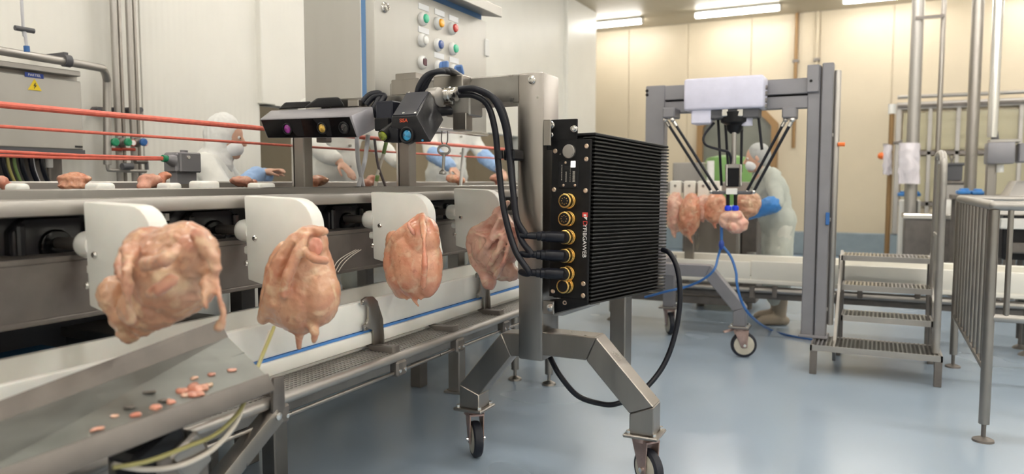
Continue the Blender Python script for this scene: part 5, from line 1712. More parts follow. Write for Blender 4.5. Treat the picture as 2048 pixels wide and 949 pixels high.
# base: cranked leg with a caster, beam towards the rear
gl_ = [(gx(1300), gz(1345, 540)), (at(1415, 545, Y=GY).x, gz(1345, 540)), (at(1478, 632, Y=GY).x, gz(1478, 620)), (at(1478, 632, Y=GY).x, 0.235)]
TW_keep = TW
TW = 0.09
leg(gl_, GY + 0.05).build('leg', 'grey_paint', g)
TW = TW_keep
caster(g, gl_[3][0], GY + 0.05, R(200), wr=0.095, brake=True)
MB().bx(gl_[0][0] - 0.05, gl_[0][0] + 0.05, GY, GY + 0.7, gl_[0][1] - 0.045, gl_[0][1] + 0.045, 0.004).build('base_beam', 'grey_paint', g)
MB().bx(gl_[0][0] - 0.045, gl_[0][0] + 0.045, GY + 0.62, GY + 0.71, 0.235, gl_[0][1], 0.004).build('rear_leg', 'grey_paint', g)
caster(g, gl_[0][0], GY + 0.665, R(120), wr=0.095)

# ------------------------------------------------------------------ delta robot
rb_ = thing('delta_robot', 'pale lilac delta robot with slim black arms and blue suction cups', 'robot', at(1450, 220, Y=GY))
x0, x1 = at(1367, 190, Y=GY - 0.22).x, at(1527, 190, Y=GY - 0.22).x
z0, z1 = at(1367, 222, Y=GY - 0.22).z, at(1367, 158, Y=GY - 0.22).z
MB().bx(x0, x1, GY - 0.22, GY - 0.005, z0, z1, 0.02, 3).build('housing', 'lilac_white', rb_)
for py in (172, 184, 198, 210):
    MB().cyl(V((x1, GY - 0.12, at(1527, py, Y=GY - 0.22).z)), V((x1 + 0.012, GY - 0.12, at(1527, py, Y=GY - 0.22).z)), 0.016, n=10).build('cooling_stud', 'steel', rb_)
zu = z0
MB().bx(at(1385, 235, Y=GY - 0.15).x, at(1424, 235, Y=GY - 0.15).x, GY - 0.2, GY - 0.05, at(1400, 249, Y=GY - 0.15).z, zu + 0.01, 0.008).build('motor_box', 'lilac_white', rb_)
MB().cyl(at(1493, 220, Y=GY - 0.12), at(1493, 252, Y=GY - 0.12), 0.042, n=18).build('motor_can', 'lilac_white', rb_)
MB().bx(at(1424, 235, Y=GY - 0.12).x, at(1520, 235, Y=GY - 0.12).x, GY - 0.19, GY - 0.04, at(1470, 238, Y=GY - 0.12).z, zu + 0.01, 0.006).build('motor_plate', 'crate_grey', rb_)
MB().lathe(at(1470, 225, Y=GY - 0.12), (0, 0, -1), [(0, 0.10), (0.07, 0.095), (0.09, 0.06), (0.12, 0.055), (0.15, 0.03)], 20).build('hub', 'black_plastic', rb_)
for px in (1450, 1480):
    MB().bx(at(px - 6, 225, Y=GY - 0.2).x, at(px + 6, 225, Y=GY - 0.2).x, GY - 0.21, GY - 0.17, at(px, 233, Y=GY - 0.2).z, at(px, 218, Y=GY - 0.2).z, 0.004).build('clamp', 'steel_bright', rb_)
PY = GY - 0.14
pc = at(1467, 384, Y=PY)
# shoulders and forearms (two parallel rods per arm)
arms = [((1338, 240), (1430, 384), 7), ((1578, 240), (1500, 384), 7)]
for (sx_, sy_), (ex, ey), dpx in arms:
    s0 = at(sx_, sy_ - 8, Y=PY)
    shd = MB().bx(s0.x - 0.045, s0.x + 0.045, PY - 0.02, PY + 0.16, s0.z - 0.015, s0.z + 0.06, 0.008).build('shoulder', 'grey_paint', rb_)
    for o in (-1, 1):
        a = at(sx_ + o * dpx, sy_, Y=PY - 0.02 * o)
        b = at(ex + o * dpx, ey, Y=PY - 0.02 * o)
        MB().ball(a, 0.019, sub=2).build('ball_joint', 'steel_bright', shd)
        ar = MB().cyl(a, b, 0.0105, n=12).build('forearm_rod', 'cable_black', rb_)
        MB().ball(b, 0.017, sub=2).build('ball_joint', 'steel_bright', ar)
        MB().cyl(a + (b - a) * 0.03, a + (b - a) * 0.09, 0.014, n=10).build('rod_end', 'steel_bright', ar)
for (sx_, sy_), (ex, ey) in (((1436, 250), (1443, 372)), ((1450, 252), (1457, 345)), ((1484, 250), (1482, 345)), ((1516, 238), (1524, 300))):
    a, b = at(sx_, sy_ - 14, Y=PY + 0.06), at(ex, ey, Y=PY + 0.06)
    MB().cyl(a, b, 0.010, n=10).build('rear_rod', 'cable_black', rb_)
MB().cyl(at(1469, 240, Y=PY), at(1467, 350, Y=PY), 0.017, n=14).build('telescopic_shaft', 'steel_satin', rb_)
MB().bx(at(1454, 335, Y=PY).x, at(1480, 335, Y=PY).x, PY - 0.04, PY + 0.04, at(1467, 374, Y=PY).z, at(1467, 334, Y=PY).z, 0.006).build('tool_body', 'black_plastic', rb_)
MB().bx(at(1452, 335, Y=PY).x, at(1482, 335, Y=PY).x, PY - 0.045, PY + 0.045, at(1467, 337, Y=PY).z, at(1467, 329, Y=PY).z, 0.004).build('tool_cap', 'steel_satin', rb_)
for px in (1453, 1481):
    MB().cyl(at(px, 330, Y=PY - 0.05), at(px, 372, Y=PY - 0.05), 0.009, n=10).build('guide_pin', 'steel_bright', rb_)
MB().bx(at(1426, 384, Y=PY).x, at(1504, 384, Y=PY).x, PY - 0.05, PY + 0.05, pc.z - 0.018, pc.z + 0.006, 0.006).build('travelling_plate', 'crate_grey', rb_)
MB().bx(at(1455, 380, Y=PY).x, at(1477, 380, Y=PY).x, PY - 0.06, PY - 0.045, at(1465, 389, Y=PY).z, at(1465, 377, Y=PY).z, 0.003).build('name_tab', 'white_enamel', rb_)
for px in (1456, 1471):
    MB().cyl(at(px, 386, Y=PY - 0.02), at(px, 413, Y=PY - 0.02), 0.013, n=12).build('vacuum_stem', 'black_plastic', rb_)
    MB().lathe(at(px, 411, Y=PY - 0.02), (0, 0, -1), [(0, 0.012), (0.008, 0.022), (0.022, 0.024), (0.036, 0.022), (0.040, 0.015)], 18).build('suction_cup', 'suction_blue', rb_)
MB().tube([at(1428, 246, Y=PY), at(1408, 272, Y=PY - 0.05), at(1412, 290, Y=PY - 0.05), at(1440, 300, Y=PY - 0.04), at(1458, 306, Y=PY - 0.03), at(1462, 328, Y=PY)], 0.009, 10, 8).build('air_hose', 'cable_black', rb_)
# picked piece
m = MB()
c = at(1466, 434, Y=PY - 0.02)
k = depth(c) / FPX
m.ball(c, (24 * k, 18 * k, 14 * k))
m.ball(c + V((0.02, 0, -0.07)), (22 * k, 16 * k, 13 * k))
m.ball(c + V((0.05, 0, -0.04)), (16 * k, 14 * k, 20 * k))
m.ball(c + V((-0.06, 0, -0.03)), (10 * k, 12 * k, 14 * k))
m.bm.verts.ensure_lookup_table()
tag(blob('meat_piece', m, 'skin_pale', None, 0.008, 2, [(0.014, 12, True), (0.006, 30, False)], 4), 'pale chicken piece held under the blue suction cups', 'meat')

# ------------------------------------------------------------------ far line: white blocks with carcasses, trough and grey machine
FY = 6.55
far = thing('far_conveyor', 'white plastic trough conveyor on steel legs behind the robot gantry', 'conveyor', (-0.4, FY + 0.2, 0))
fz = lambda px, py: at(px, py, Y=FY).z
FX0_, FX1_ = -2.38, 2.4
zt0, zt1 = fz(1610, 566), fz(1610, 527)
MB().bx(FX0_, -0.95, FY, FY + 0.03, zt0, zt1 - 0.01, 0.01, 2).build('trough_front', 'hdpe_far', far)
MB().bx(-0.945, FX1_, FY, FY + 0.03, zt0, zt1, 0.01, 2).build('trough_front', 'hdpe_far', far)
MB().bx(FX0_, FX1_, FY - 0.01, FY + 0.03, zt0 - 0.035, zt0 + 0.004, 0.008).build('trough_skirt', 'hdpe_far', far)
MB().bx(FX0_, FX1_, FY + 0.33, FY + 0.36, zt0, zt1 + 0.02, 0.008).build('trough_back', 'hdpe_far', far)
MB().bx(FX0_, FX1_, FY + 0.03, FY + 0.33, zt0 - 0.03, zt0 - 0.01).build('trough_floor', 'hdpe_far', far)
MB().bx(FX0_, FX1_, FY + 0.0, FY + 0.06, fz(1610, 593), fz(1610, 580), 0.004).build('side_rail', 'steel_dull', far)
MB().cyl((FX0_, FY - 0.02, fz(1610, 586)), (FX1_, FY - 0.02, fz(1610, 586)), 0.02, n=14).build('edge_tube', 'steel_satin', far)
MB().bx(FX0_, FX1_, FY + 0.05, FY + 0.09, fz(1610, 606), fz(1610, 595), 0.004).build('lower_rail', 'steel_dull', far)
MB().bx(FX0_, -1.05, FY + 0.1, FY + 0.3, fz(1400, 612), fz(1400, 596), 0.004).build('drive_cover', 'steel_dull', far)
for px in (1505, 1550, 1720, 1835):
    x = at(px, 590, Y=FY).x
    MB().bx(x - 0.02, x + 0.02, FY - 0.045, FY + 0.01, fz(px, 596), fz(px, 572), 0.004).build('clamp', 'steel_dull', far)
for x in (-2.2, 1.04, 1.95):
    for y in (FY + 0.06, FY + 0.32):
        MB().cyl((x, y, 0.08), (x, y, zt0 - 0.02), 0.028, n=14).build('leg', 'steel_dull', far)
        MB().lathe((x, y, 0), (0, 0, 1), [(0, 0.05), (0.012, 0.045), (0.03, 0.02), (0.034, 0.012), (0.09, 0.012)], 16).build('levelling_foot', 'steel_dull', far)
hl = thing('hanging_rail', 'steel post and rail carrying white carcass blocks behind the robot', 'rail', (-1.6, FY - 0.1, 0))
hy = FY + 0.18
MB().bx(-2.36, at(1500, 365, Y=hy).x, hy + 0.02, hy + 0.06, 1.20, 1.30, 0.006).build('rail', 'steel_satin', hl)
px_ = at(1377, 480, Y=hy).x
MB().bx(px_ - 0.04, px_ + 0.04, hy + 0.021, hy + 0.07, zt0, 1.22, 0.004).build('post', 'steel', hl)
MB().bx(-2.3, -2.22, hy + 0.01, hy + 0.07, zt0, 1.22, 0.004).build('post', 'steel', hl)
FAR = [(1352, 15, 378, 470, 'skin_pale', 'pale carcass nearest the finned computer on the white block rail'), (1380, 17, 380, 482, 'skin_pink', 'pink carcass with a long dangling wing behind the robot arm'),
       (1408, 14, 385, 440, 'skin_pale', 'narrow pale carcass between two pink ones behind the robot arm'), (1432, 17, 378, 452, 'skin_pink', 'pink carcass hanging below the robot travelling plate'),
       (1496, 20, 378, 435, 'skin_tan', 'tan carcass held by the gloved worker')]
for i, (px, rx, y0, y1, mt, lbl) in enumerate(FAR):
    m = MB()
    yy = hy - 0.13 - 0.07 * (i % 2)
    y0, y1 = y0 + 8, y1 + 4
    mid = (y0 + y1) / 2
    rx *= 1.3
    shape(m, yy, px, mid - 6, rx, (y1 - y0) * 0.46, rx, (-1) ** i * 6)
    shape(m, yy, px - 3, mid + 8, rx * 0.9, (y1 - y0) * 0.28, rx, 0)
    limb(m, yy, [(px + 4, y0 + 4, 5, -0.02), (px, y0 + 24, 9, -0.04)])
    limb(m, yy, [(px - 6, y1 - 26, 7, -0.03), (px - 4 + 5 * (i == 1), y1 - 6, 4, -0.03), (px - 2 + 7 * (i == 1), y1, 3, -0.03)])
    limb(m, yy, [(px + 8, mid - 20, 5, -0.07), (px - 4, mid + 18, 5, -0.07)])
    tag(blob('chicken_carcass', m, mt, None, 0.009, 2, [(0.010, 12, False), (0.006, 30, True)], i * 2.3), lbl, 'chicken', 'far carcasses behind the robot')
    if i < 4:
        a = at(px, 372, Y=hy)
        t = thing('carcass_block', ['white block holder nearest the finned computer', 'white block holder above the carcass with the dangling wing', 'white block holder above the narrow pale carcass',
                                    'white block holder beside the robot forearm rods'][i], 'holder', a, group='white blocks on the far rail')
        MB().bx(a.x - 0.051, a.x + 0.051, hy - 0.03, hy + 0.0195, at(px, 408, Y=hy).z, at(px, 362, Y=hy).z, 0.012, 2).build('block', 'hdpe_far', t)
        MB().lathe((a.x, hy - 0.03, a.z), (0, -1, 0), [(0, 0.012), (0.01, 0.01)], 10).build('bolt', 'steel', t)
# machine behind the far line
mc = thing('grey_machine', 'grey steel machine cabinet behind the far carcasses', 'machine', at(1440, 530, Y=7.6))
a, b = at(1378, 530, Y=7.5), at(1508, 440, Y=7.5)
MB().bx(a.x, b.x - 0.13, 7.5, 8.1, 0.10, b.z + 0.12, 0.01).build('body', 'steel_satin', mc)
MB().bx(b.x - 0.125, b.x + 0.03, 7.55, 8.1, 0.10, b.z + 0.05, 0.01).build('side_box', 'steel_dull', mc)
MB().bx(a.x + 0.05, b.x - 0.16, 7.49, 7.5, 0.45, b.z + 0.02, 0.004).build('door', 'steel', mc)
MB().cyl(at(1503, 505, Y=7.45), at(1503, 530, Y=7.45), 0.045, n=16).build('roller', 'steel_satin', mc)
for x in (a.x + 0.06, b.x - 0.08):
    MB().cyl((x, 7.8, 0), (x, 7.8, 0.10), 0.04, n=12).build('foot', 'steel_dull', mc)
a, b = at(1345, 365, Y=8.2), at(1402, 325, Y=8.2)
sc_ = thing('far_scale', 'grey steel weighing head standing behind the white blocks', 'machine', (a.x, 8.2, 0))
MB().bx(a.x, b.x, 8.2, 8.5, a.z, b.z, 0.008).build('body', 'steel_satin', sc_)
MB().bx(a.x + 0.1, b.x - 0.1, 8.3, 8.4, 0, a.z + 0.01).build('post', 'steel_dull', sc_)
MB().cyl(at(1421, 372, Y=8.1), at(1421, 322, Y=8.1), 0.04, n=14).build('white_column', 'white_enamel', sc_)
MB().bx(b.x - 0.02, at(1425, 372, Y=8.1).x, 8.06, 8.25, a.z - 0.04, a.z, 0.004).build('tray', 'steel', sc_)
gt = thing('green_tub', 'round green plastic tub behind the person with grey hair net', 'tub', at(1440, 340, Y=9.5))
a = at(1438, 345, Y=9.5)
MB().lathe((a.x + 0.1, 9.5, 0.75), (0, 0, 1), [(0, 0.22), (0.45, 0.30), (0.75, 0.30), (0.85, 0.24), (0.88, 0.1)], 24).build('tub', 'green_plastic', gt)
MB().bx(a.x - 0.25, a.x + 0.45, 9.2, 9.8, 0.70, 0.75).build('stand_top', 'steel_dull', gt)
for dx in (-0.2, 0.4):
    for dy in (-0.25, 0.25):
        MB().bx(a.x + dx - 0.02, a.x + dx + 0.02, 9.5 + dy - 0.02, 9.5 + dy + 0.02, 0, 0.70).build('leg', 'steel_dull', gt)
# blue air hose from the robot to the floor
hb = thing('blue_hose', 'blue air hose forking below the robot and trailing over the floor', 'hose', at(1443, 490, Y=GY - 0.1))
MB().tube([at(1443, 452, Y=PY), at(1443, 475, Y=PY), at(1443, 490, Y=PY)], 0.011, 8, 4).build('riser', 'hose_blue', hb)
MB().ball(at(1443, 490, Y=PY), (0.02, 0.02, 0.04), sub=2).build('splitter', 'sign_blue', hb)
MB().tube([at(1443, 490, Y=PY), at(1436, 515, Y=PY), at(1428, 540, Y=PY - 0.06), at(1405, 560, Y=PY - 0.05), at(1370, 575, Y=PY), at(1335, 583, Y=PY), at(1290, 595, Y=PY + 0.1)], 0.009, 8, 6).build('branch', 'hose_blue', hb)
MB().tube([at(1443, 490, Y=PY), at(1462, 515, Y=PY), at(1472, 545, Y=PY - 0.02), at(1474, 570, Y=PY - 0.03), at(1484, 605, Y=PY), at(1505, 636, Y=PY + 0.1), at(1540, 660, Z=0.012), at(1575, 671, Z=0.012), at(1625, 680, Z=0.012)], 0.010, 8, 6).build('branch', 'hose_blue', hb)
# worker at the far line
p = at(1548, 648, Z=0)
WY = 7.15
px2 = at(1556, 500, Y=WY)
person('person', 'person in pale green coat, grey hair net and blue gloves behind the robot', (px2.x, WY, 0), R(-158), 0.26, (0.34, 0.24, 1.06), (0.40, -0.16, 1.04), cloth='coat_cloth_b', cap='net_grey', hood=False,
       glove='glove_blue', hgt=1.66, coat_len=0.42, look=R(-10))

# ------------------------------------------------------------------ stair platform
stp = thing('step_stairs', 'four step stainless stairs with perforated treads and a handrail', 'stairs', (0.05, 5.8, 0))
TRD = [(0.200, 5.32, 5.68, at(1620, 690, Y=5.32).x, at(1886, 720, Y=5.32).x), (0.375, 5.58, 5.84, -0.195, 0.365), (0.555, 5.84, 6.10, -0.205, 0.37), (0.745, 6.10, 6.40, -0.225, 0.375)]
for z, y0, y1, x0, x1 in TRD:
    td = MB().bx(x0, x1, y0, y0 + 0.012, z - 0.038, z).bx(x0, x1, y1 - 0.012, y1, z - 0.038, z).bx(x0, x0 + 0.012, y0, y1, z - 0.038, z).bx(x1 - 0.012, x1, y0, y1, z - 0.038, z).build('tread_frame', 'steel_satin', stp)
    n = int((y1 - y0) / 0.034)
    m = MB()
    for k in range(n):
        yy = y0 + 0.02 + (y1 - y0 - 0.04) * k / max(1, n - 1)
        m.bx(x0 + 0.01, x1 - 0.01, yy - 0.006, yy + 0.006, z - 0.020, z - 0.004)
    nx = int((x1 - x0) / 0.026)
    for k in range(nx):
        xx = x0 + 0.02 + (x1 - x0 - 0.04) * k / (nx - 1)
        m.bx(xx - 0.005, xx + 0.005, y0 + 0.01, y1 - 0.01, z - 0.016, z + 0.003)
    m.build('grating', 'steel_bright', td, kind='stuff', smooth=0)
    MB().bx(x0 + 0.012, x1 - 0.012, y0 + 0.012, y1 - 0.012, z - 0.036, z - 0.030).build('tread_pan', 'steel', td)
z, y0, y1, x0, x1 = TRD[0]
for x in (x0 + 0.022, x1 - 0.024):
    MB().bx(x - 0.022, x + 0.022, y0 + 0.0, y0 + 0.045, 0, z - 0.038, 0.003).build('leg', 'steel_dull', stp)
# stringers
for x in (-0.23, 0.385):
    MB().bar(V((x, 5.50, 0.10)), V((x, 6.42, 0.72)), 0.02, 0.10, (0, 0, 1)).build('stringer', 'steel_satin', stp)
    MB().bx(x - 0.022, x + 0.022, 6.38, 6.42, 0, 0.72, 0.003).build('leg', 'steel_dull', stp)
    MB().bx(x - 0.022, x + 0.022, 5.98, 6.02, 0, 0.48, 0.003).build('leg', 'steel_dull', stp)
hx = 0.375
h0 = at(1878, 330, X=hx)
MB().tube([V((hx, 5.42, 0.20)), V((hx, 5.42, 0.8)), V((hx, 5.42, 1.36)), V((hx, 5.46, 1.44)), V((hx, 5.56, 1.48)), V((hx, 5.80, 1.49)), V((hx, 5.9, 1.47)), V((hx, 5.94, 1.40)), V((hx, 5.95, 0.56))], 0.022, 14, 6).build('handrail', 'steel_satin', stp)
MB().bx(hx - 0.012, hx + 0.012, 5.44, 5.93, 0.92, 0.955, 0.004).build('mid_rail', 'steel_satin', stp)
MB().prism([V((hx, 5.44, 0.40)), V((hx, 5.93, 0.62)), V((hx, 5.93, 1.42)), V((hx, 5.48, 1.42)), V((hx, 5.44, 1.36))], (1, 0, 0), 0.006).build('guard_panel', 'steel_satin', stp)

# ------------------------------------------------------------------ barrier fence
fb_ = at(1966, 883, Z=0)
fx = fb_.x
YN, YFR = fb_.y, at(1908, 735, Z=0).y
ZF = at(1980, 410, Y=YN).z - 0.004
fn = thing('barrier_fence', 'stainless barrier of round upright bars with levelling feet beside the stairs', 'fence', (fx, (YN + YFR) / 2, 0))


def fpost(x, y, z1):
    o = MB().cyl((x, y, 0.09), (x, y, z1), 0.0245, n=18).build('post', 'steel', fn)
    MB().lathe((x, y, 0), (0, 0, 1), [(0, 0.05), (0.010, 0.048), (0.020, 0.025), (0.024, 0.011), (0.10, 0.011)], 18).build('levelling_foot', 'steel_dull', o)


XE = 2.2
for x, y in ((fx, YN), (fx, YFR), (XE, YN), (XE, YFR)):
    fpost(x, y, ZF - 0.02)
for a, b in (((fx, YN), (fx, YFR)), ((fx, YN), (XE, YN)), ((fx, YFR), (XE, YFR)), ((XE, YN), (XE, YFR))):
    MB().cyl((a[0], a[1], ZF), (b[0], b[1], ZF), 0.0245, n=18).build('top_rail', 'steel_satin', fn)
for x, y in ((fx, YN), (fx, YFR), (XE, YN), (XE, YFR)):
    MB().ball((x, y, ZF), 0.0245, sub=3).build('corner_joint', 'steel_satin', fn)
zb = at(1960, 762, Y=YN).z
zb = 0.36
MB().cyl((fx, YN, zb), (fx, YFR, zb), 0.018, n=14).build('bottom_rail', 'steel', fn)
MB().cyl((fx, YN, zb + 0.27), (XE, YN, zb + 0.27), 0.018, n=14).build('bottom_rail', 'steel_satin', fn)
MB().cyl((fx, YFR, zb), (XE, YFR, zb), 0.018, n=14).build('bottom_rail', 'steel', fn)
nb = 9
bar_ = None
for k in range(nb):
    yy = YN + (YFR - YN) * (k + 1) / (nb + 1)
    if bar_ is None:
        bar_ = MB().cyl((fx, yy, zb), (fx, yy, ZF - 0.01), 0.013, n=12).build('bar', 'steel', fn)
        yb0 = yy
    else:
        copy_part(bar_, fn, (0, yy - yb0, 0))
MB().cyl((fx + 0.07, YN, zb + 0.27), (fx + 0.07, YN, ZF - 0.01), 0.013, n=12).build('bar', 'steel', fn)

# ------------------------------------------------------------------ service poles and equipment on the right
POLES = [(1831, 11.0, 0.075, 290, 'steel_satin', 'thick stainless service pole above the hanging white bag'), (1882, 11.0, 0.030, 320, 'steel', 'thin stainless service pole beside the thick one'),
         (1950, 10.0, 0.062, 385, 'steel', 'dark stainless service pole behind the barrier'), (1990, 8.2, 0.045, 275, 'steel_bright', 'bright stainless service pole above the grey junction box')]
for px, yy, r, py, mt, lbl in POLES:
    a = at(px, 150, Y=yy)
    zb_ = at(px, py, Y=yy).z
    if px in (1831, 1950, 1882):
        zb_ = 0.0
    tag(MB().cyl((a.x, yy, zb_), (a.x, yy, CEIL - 0.003), r, n=18).build('service_pole', mt), lbl, 'pole', 'service poles on the right')
a, b = at(1831, 36, Y=10.9), at(1890, 34, Y=10.9)
tag(MB().bx(a.x, b.x, 10.90, 10.93, a.z - 0.02, a.z + 0.02).build('pole_tie', 'steel_dull'), 'short dark tie bar joining the thick and thin poles', 'bracket')
for py, lbl in ((192, 'upper horizontal pipe in front of the glazed screen'), (214, 'lower horizontal pipe in front of the glazed screen')):
    a = at(1795, py + (0 if py > 200 else 3), Y=13.0)
    tag(MB().cyl((a.x, 13.0, a.z), (5.5, 13.0, a.z), 0.028, n=12).build('horizontal_pipe', 'steel_satin' if py < 200 else 'steel_dull'), lbl, 'pipe', 'horizontal pipes at the back')
# conduit runs on the back wall
for px, r, z0_, lbl in ((1592, 0.03, 1.9, 'brown conduit pipe on the cream back wall above the doorway side'), (1634, 0.02, 2.2, 'thin pale conduit beside the brown one on the back wall')):
    a = at(px, 100, Y=YB - 0.05)
    t = thing('conduit', lbl, 'conduit', a, group='conduits on the back wall')
    MB().cyl((a.x, YB - 0.05, z0_), (a.x, YB - 0.05, CEIL - 0.003), r, n=12).build('tube', 'bronze' if r > 0.025 else 'panel_cream', t)
    MB().bx(a.x - 0.05, a.x + 0.05, YB - 0.08, YB - 0.005, 3.4, 3.45).build('clip', 'steel_dull', t)
# stand with white bags near the glazed screen
bs = thing('bag_stand', 'slim brown pole with a white cap beside the hanging bags', 'stand', at(1784, 470, Y=11.3))
a = at(1784, 225, Y=11.3)
MB().cyl((a.x, 11.3, 0), (a.x, 11.3, a.z), 0.032, n=12).build('pole', 'bronze', bs)
MB().cyl((a.x, 11.3, a.z - 0.02), (a.x, 11.3, a.z + 0.11), 0.05, n=14).build('cap', 'white_enamel', bs)
MB().cyl((a.x, 11.3, at(1784, 286, Y=11.3).z), (at(1802, 286, Y=11.3).x, 11.3, at(1784, 286, Y=11.3).z), 0.02, n=10).build('arm', 'steel_dull', bs)
MB().cyl((a.x, 11.3, at(1784, 290, Y=11.3).z), (at(1766, 290, Y=11.3).x, 11.3, at(1784, 290, Y=11.3).z), 0.02, n=10).build('arm', 'steel_dull', bs)
MB().cyl((at(1799, 286, Y=11.3).x, 11.3, at(1784, 286, Y=11.3).z), (at(1802, 286, Y=10.8).x, 10.78, at(1784, 286, Y=11.3).z - 0.005), 0.02, n=10).build('arm', 'steel_dull', bs)
MB().bx(a.x - 0.15, a.x + 0.15, 11.15, 11.45, 0, 0.02, 0.004).build('foot', 'steel_dull', bs)
MB().ball(at(1763, 312, Y=11.25), 0.05, sub=2).build('orange_button', 'orange_plastic', bs)


def bag(px0, px1, py0, py1, y, lbl):
    nx_, nz_ = 12, 18
    b = MB()
    vs = []
    for s in (-1, 1):
        g_ = []
        for j in range(nz_ + 1):
            v = j / nz_
            row = []
            for i in range(nx_ + 1):
                u = i / nx_
                edge = max(0.0, math.sin(math.pi * u)) * (0.35 + 0.65 * math.sin(math.pi * min(1, v * 0.8 + 0.15)))
                p = at(px0 + (px1 - px0) * u, py0 + (py1 - py0) * v, Y=y)
                off = s * 0.07 * edge + 0.04 * noise.noise(V((u * 3, v * 4, px0)))
                row.append(b.bm.verts.new(p + V((0.02 * noise.noise(V((u * 2, v * 5, 3))), off, 0.03 * noise.noise(V((u * 4, 1, px0))) * v))))
            g_.append(row)
        for j in range(nz_):
            for i in range(nx_):
                q = (g_[j][i], g_[j][i + 1], g_[j + 1][i + 1], g_[j + 1][i])
                b.bm.faces.new(q if s < 0 else tuple(reversed(q)))
        vs.append(g_)
    bmesh.ops.remove_doubles(b.bm, verts=b.bm.verts[:], dist=0.0005)
    bmesh.ops.recalc_face_normals(b.bm, faces=b.bm.faces[:])
    return tag(b.build('hanging_bag', 'bag_white', smooth=180), lbl, 'bag', 'white bags on the stand')


bag(1797, 1840, 286, 368, 10.80, 'large white plastic bag hanging below the thick service pole')
bag(1766, 1784, 290, 350, 11.22, 'narrow white plastic bag hanging beside the brown pole')
# wash trough with blue bundles, bins and crates
wt = thing('wash_trough', 'grey stainless wash trough behind the stairs', 'trough', at(1850, 440, Y=10.2))
a, b = at(1808, 470, Y=10.2), at(1905, 440, Y=10.2)
MB().bx(a.x, b.x + 0.1, 10.2, 10.7, 0.15, b.z, 0.01).build('basin', 'steel_dull', wt)
MB().bx(a.x - 0.02, b.x + 0.12, 10.18, 10.72, b.z, b.z + 0.06, 0.008).build('rim', 'steel_bright', wt)
for x in (a.x + 0.08, b.x):
    MB().cyl((x, 10.4, 0), (x, 10.4, 0.15), 0.035, n=12).build('leg', 'steel_dull', wt)
MB().cyl(at(1890, 432, Y=10.55), at(1890, 400, Y=10.55), 0.09, n=18, bev=0.04).build('soap_drum', 'white_enamel', wt)
wb = thing('blue_apron_rack', 'white cabinet rack with blue folded aprons on its top', 'rack', at(1820, 430, Y=11.8))
a, b = at(1797, 465, Y=11.8), at(1842, 400, Y=11.8)
MB().bx(a.x, b.x, 11.8, 12.3, 0, b.z, 0.02).build('cabinet', 'white_enamel', wb)
MB().bx(a.x + 0.15, b.x - 0.04, 11.78, 11.80, at(1820, 425, Y=11.8).z, at(1820, 402, Y=11.8).z).build('dark_opening', 'black_void', wb)
for (p0, p1, yy, lbl) in (((1795, 393), (1842, 386), 11.85, 'folded bright blue apron on the white cabinet rack'), ((1915, 389), (1943, 381), 9.3, 'folded blue cloth bundle behind the barrier, beside its twin'), ((1944, 390), (1970, 382), 9.3, 'folded blue cloth bundle behind the barrier, against the pole')):
    a, b = at(*p0, Y=yy), at(*p1, Y=yy)
    m = MB().bx(a.x, b.x, yy, yy + 0.25, a.z, b.z, 0.015, 2)
    m.bx(a.x + 0.03, b.x - 0.02, yy + 0.02, yy + 0.22, b.z - 0.005, b.z + 0.02, 0.01, 2)
    tag(m.build('folded_cloth', 'glove_blue'), lbl, 'cloth', 'folded blue cloths')
sh_ = thing('parts_bench', 'grey steel bench behind the barrier carrying dark crates and blue cloths', 'bench', at(1940, 430, Y=9.4))
a, b = at(1905, 430, Y=9.2), at(2060, 391, Y=9.2)
MB().bx(a.x, b.x, 9.2, 9.75, b.z - 0.05, b.z - 0.002, 0.006).build('top', 'steel_dull', sh_)
MB().bx(a.x, b.x, 9.25, 9.75, 0.35, 0.39, 0.006).build('shelf', 'steel_dull', sh_)
for x in (a.x + 0.05, b.x - 0.05):
    for y in (9.25, 9.7):
        MB().bx(x - 0.025, x + 0.025, y - 0.025, y + 0.025, 0, b.z - 0.05).build('leg', 'steel_dull', sh_)
ck_ = thing('dark_crate', 'dark grey plastic crate with a handle beyond the stair handrail', 'crate', at(1905, 362, Y=11.2))
a, b = at(1884, 362, Y=11.2), at(1926, 328, Y=11.2)
MB().bx(a.x, b.x, 11.2, 11.6, a.z, b.z, 0.01).build('body', 'crate_grey', ck_)
MB().bx(a.x - 0.02, b.x + 0.02, 11.18, 11.62, b.z - 0.02, b.z + 0.015, 0.006).build('rim', 'crate_grey', ck_)
MB().tube([V((a.x + 0.1, 11.4, b.z)), V((a.x + 0.14, 11.4, b.z + 0.12)), V((b.x - 0.14, 11.4, b.z + 0.12)), V((b.x - 0.1, 11.4, b.z))], 0.012, 8, 5).build('handle', 'steel_dull', ck_)
tg = thing('crate_table', 'tan cabinet carrying the dark grey crate', 'cabinet', (a.x + 0.2, 11.4, 0))
MB().bx(a.x - 0.05, b.x + 0.08, 11.2, 11.65, 0.05, a.z - 0.04, 0.01).build('body', 'steel_satin', tg)
MB().bx(a.x - 0.07, b.x + 0.10, 11.17, 11.67, a.z - 0.04, a.z - 0.001, 0.006).build('top', 'steel_dull', tg)
MB().bx(a.x, b.x, 11.22, 11.6, 0, 0.05).build('plinth', 'crate_grey', tg)
jb = thing('junction_box', 'grey junction box hanging on the bright service pole', 'box', at(2000, 305, Y=8.1))
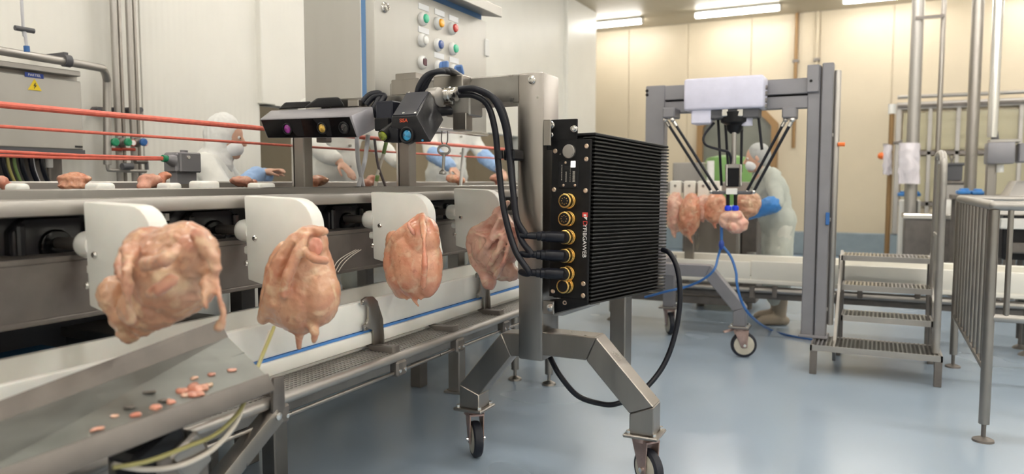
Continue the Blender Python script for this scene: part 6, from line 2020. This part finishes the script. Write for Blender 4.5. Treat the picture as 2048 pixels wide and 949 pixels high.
a, b = at(1974, 328, Y=8.05), at(2032, 284, Y=8.05)
MB().bx(a.x, b.x, 8.05, 8.30, a.z, b.z, 0.012, 2).build('body', 'grey_paint', jb)
MB().bx(b.x + 0.03, b.x + 0.32, 8.10, 8.32, a.z + 0.01, b.z - 0.01, 0.012).build('second_body', 'grey_paint', jb)
MB().bx(a.x + 0.02, b.x + 0.05, 8.10, 8.3, b.z, b.z + 0.03, 0.004).build('lid', 'steel_satin', jb)
MB().cyl(at(2000, 330, Y=8.15), at(2000, 345, Y=8.15), 0.03, n=12).build('gland', 'white_enamel', jb)
MB().bx(at(1973, 350, Y=8.2).x, at(1993, 350, Y=8.2).x, 8.18, 8.30, 0, a.z + 0.01, 0.006).build('pedestal', 'steel', jb)
MB().cyl(at(1990, 292, Y=8.2), at(1990, 262, Y=8.2), 0.04, 0.025, n=14).build('flange', 'crate_grey', jb)
gm = thing('grinder', 'grey sloped hopper machine below the junction box', 'machine', at(2030, 400, Y=8.6))
a, b = at(1996, 400, Y=8.5), at(2110, 362, Y=8.5)
MB().hexa([V((a.x, 8.5, a.z - 0.15)), V((b.x, 8.5, a.z - 0.15)), V((b.x, 9.1, a.z - 0.15)), V((a.x, 9.1, a.z - 0.15)), V((a.x + 0.15, 8.6, b.z)), V((b.x, 8.6, b.z)), V((b.x, 9.0, b.z)), V((a.x + 0.15, 9.0, b.z))], 0.008).build('hopper', 'steel_satin', gm)
MB().bx(a.x + 0.05, b.x, 8.5, 9.1, 0.55, a.z - 0.15, 0.01).build('body', 'black_housing', gm)
MB().bx(a.x + 0.02, b.x, 8.42, 8.5, 0.85, 0.95, 0.006).build('shelf_bar', 'white_enamel', gm)
MB().bx(a.x + 0.10, b.x - 0.2, 8.40, 8.5, 0.62, 0.72, 0.01).build('drive_bar', 'steel_dull', gm)
for x in (a.x + 0.1, b.x - 0.1):
    for y in (8.55, 9.05):
        MB().cyl((x, y, 0), (x, y, 0.56), 0.03, n=10).build('leg', 'steel_dull', gm)
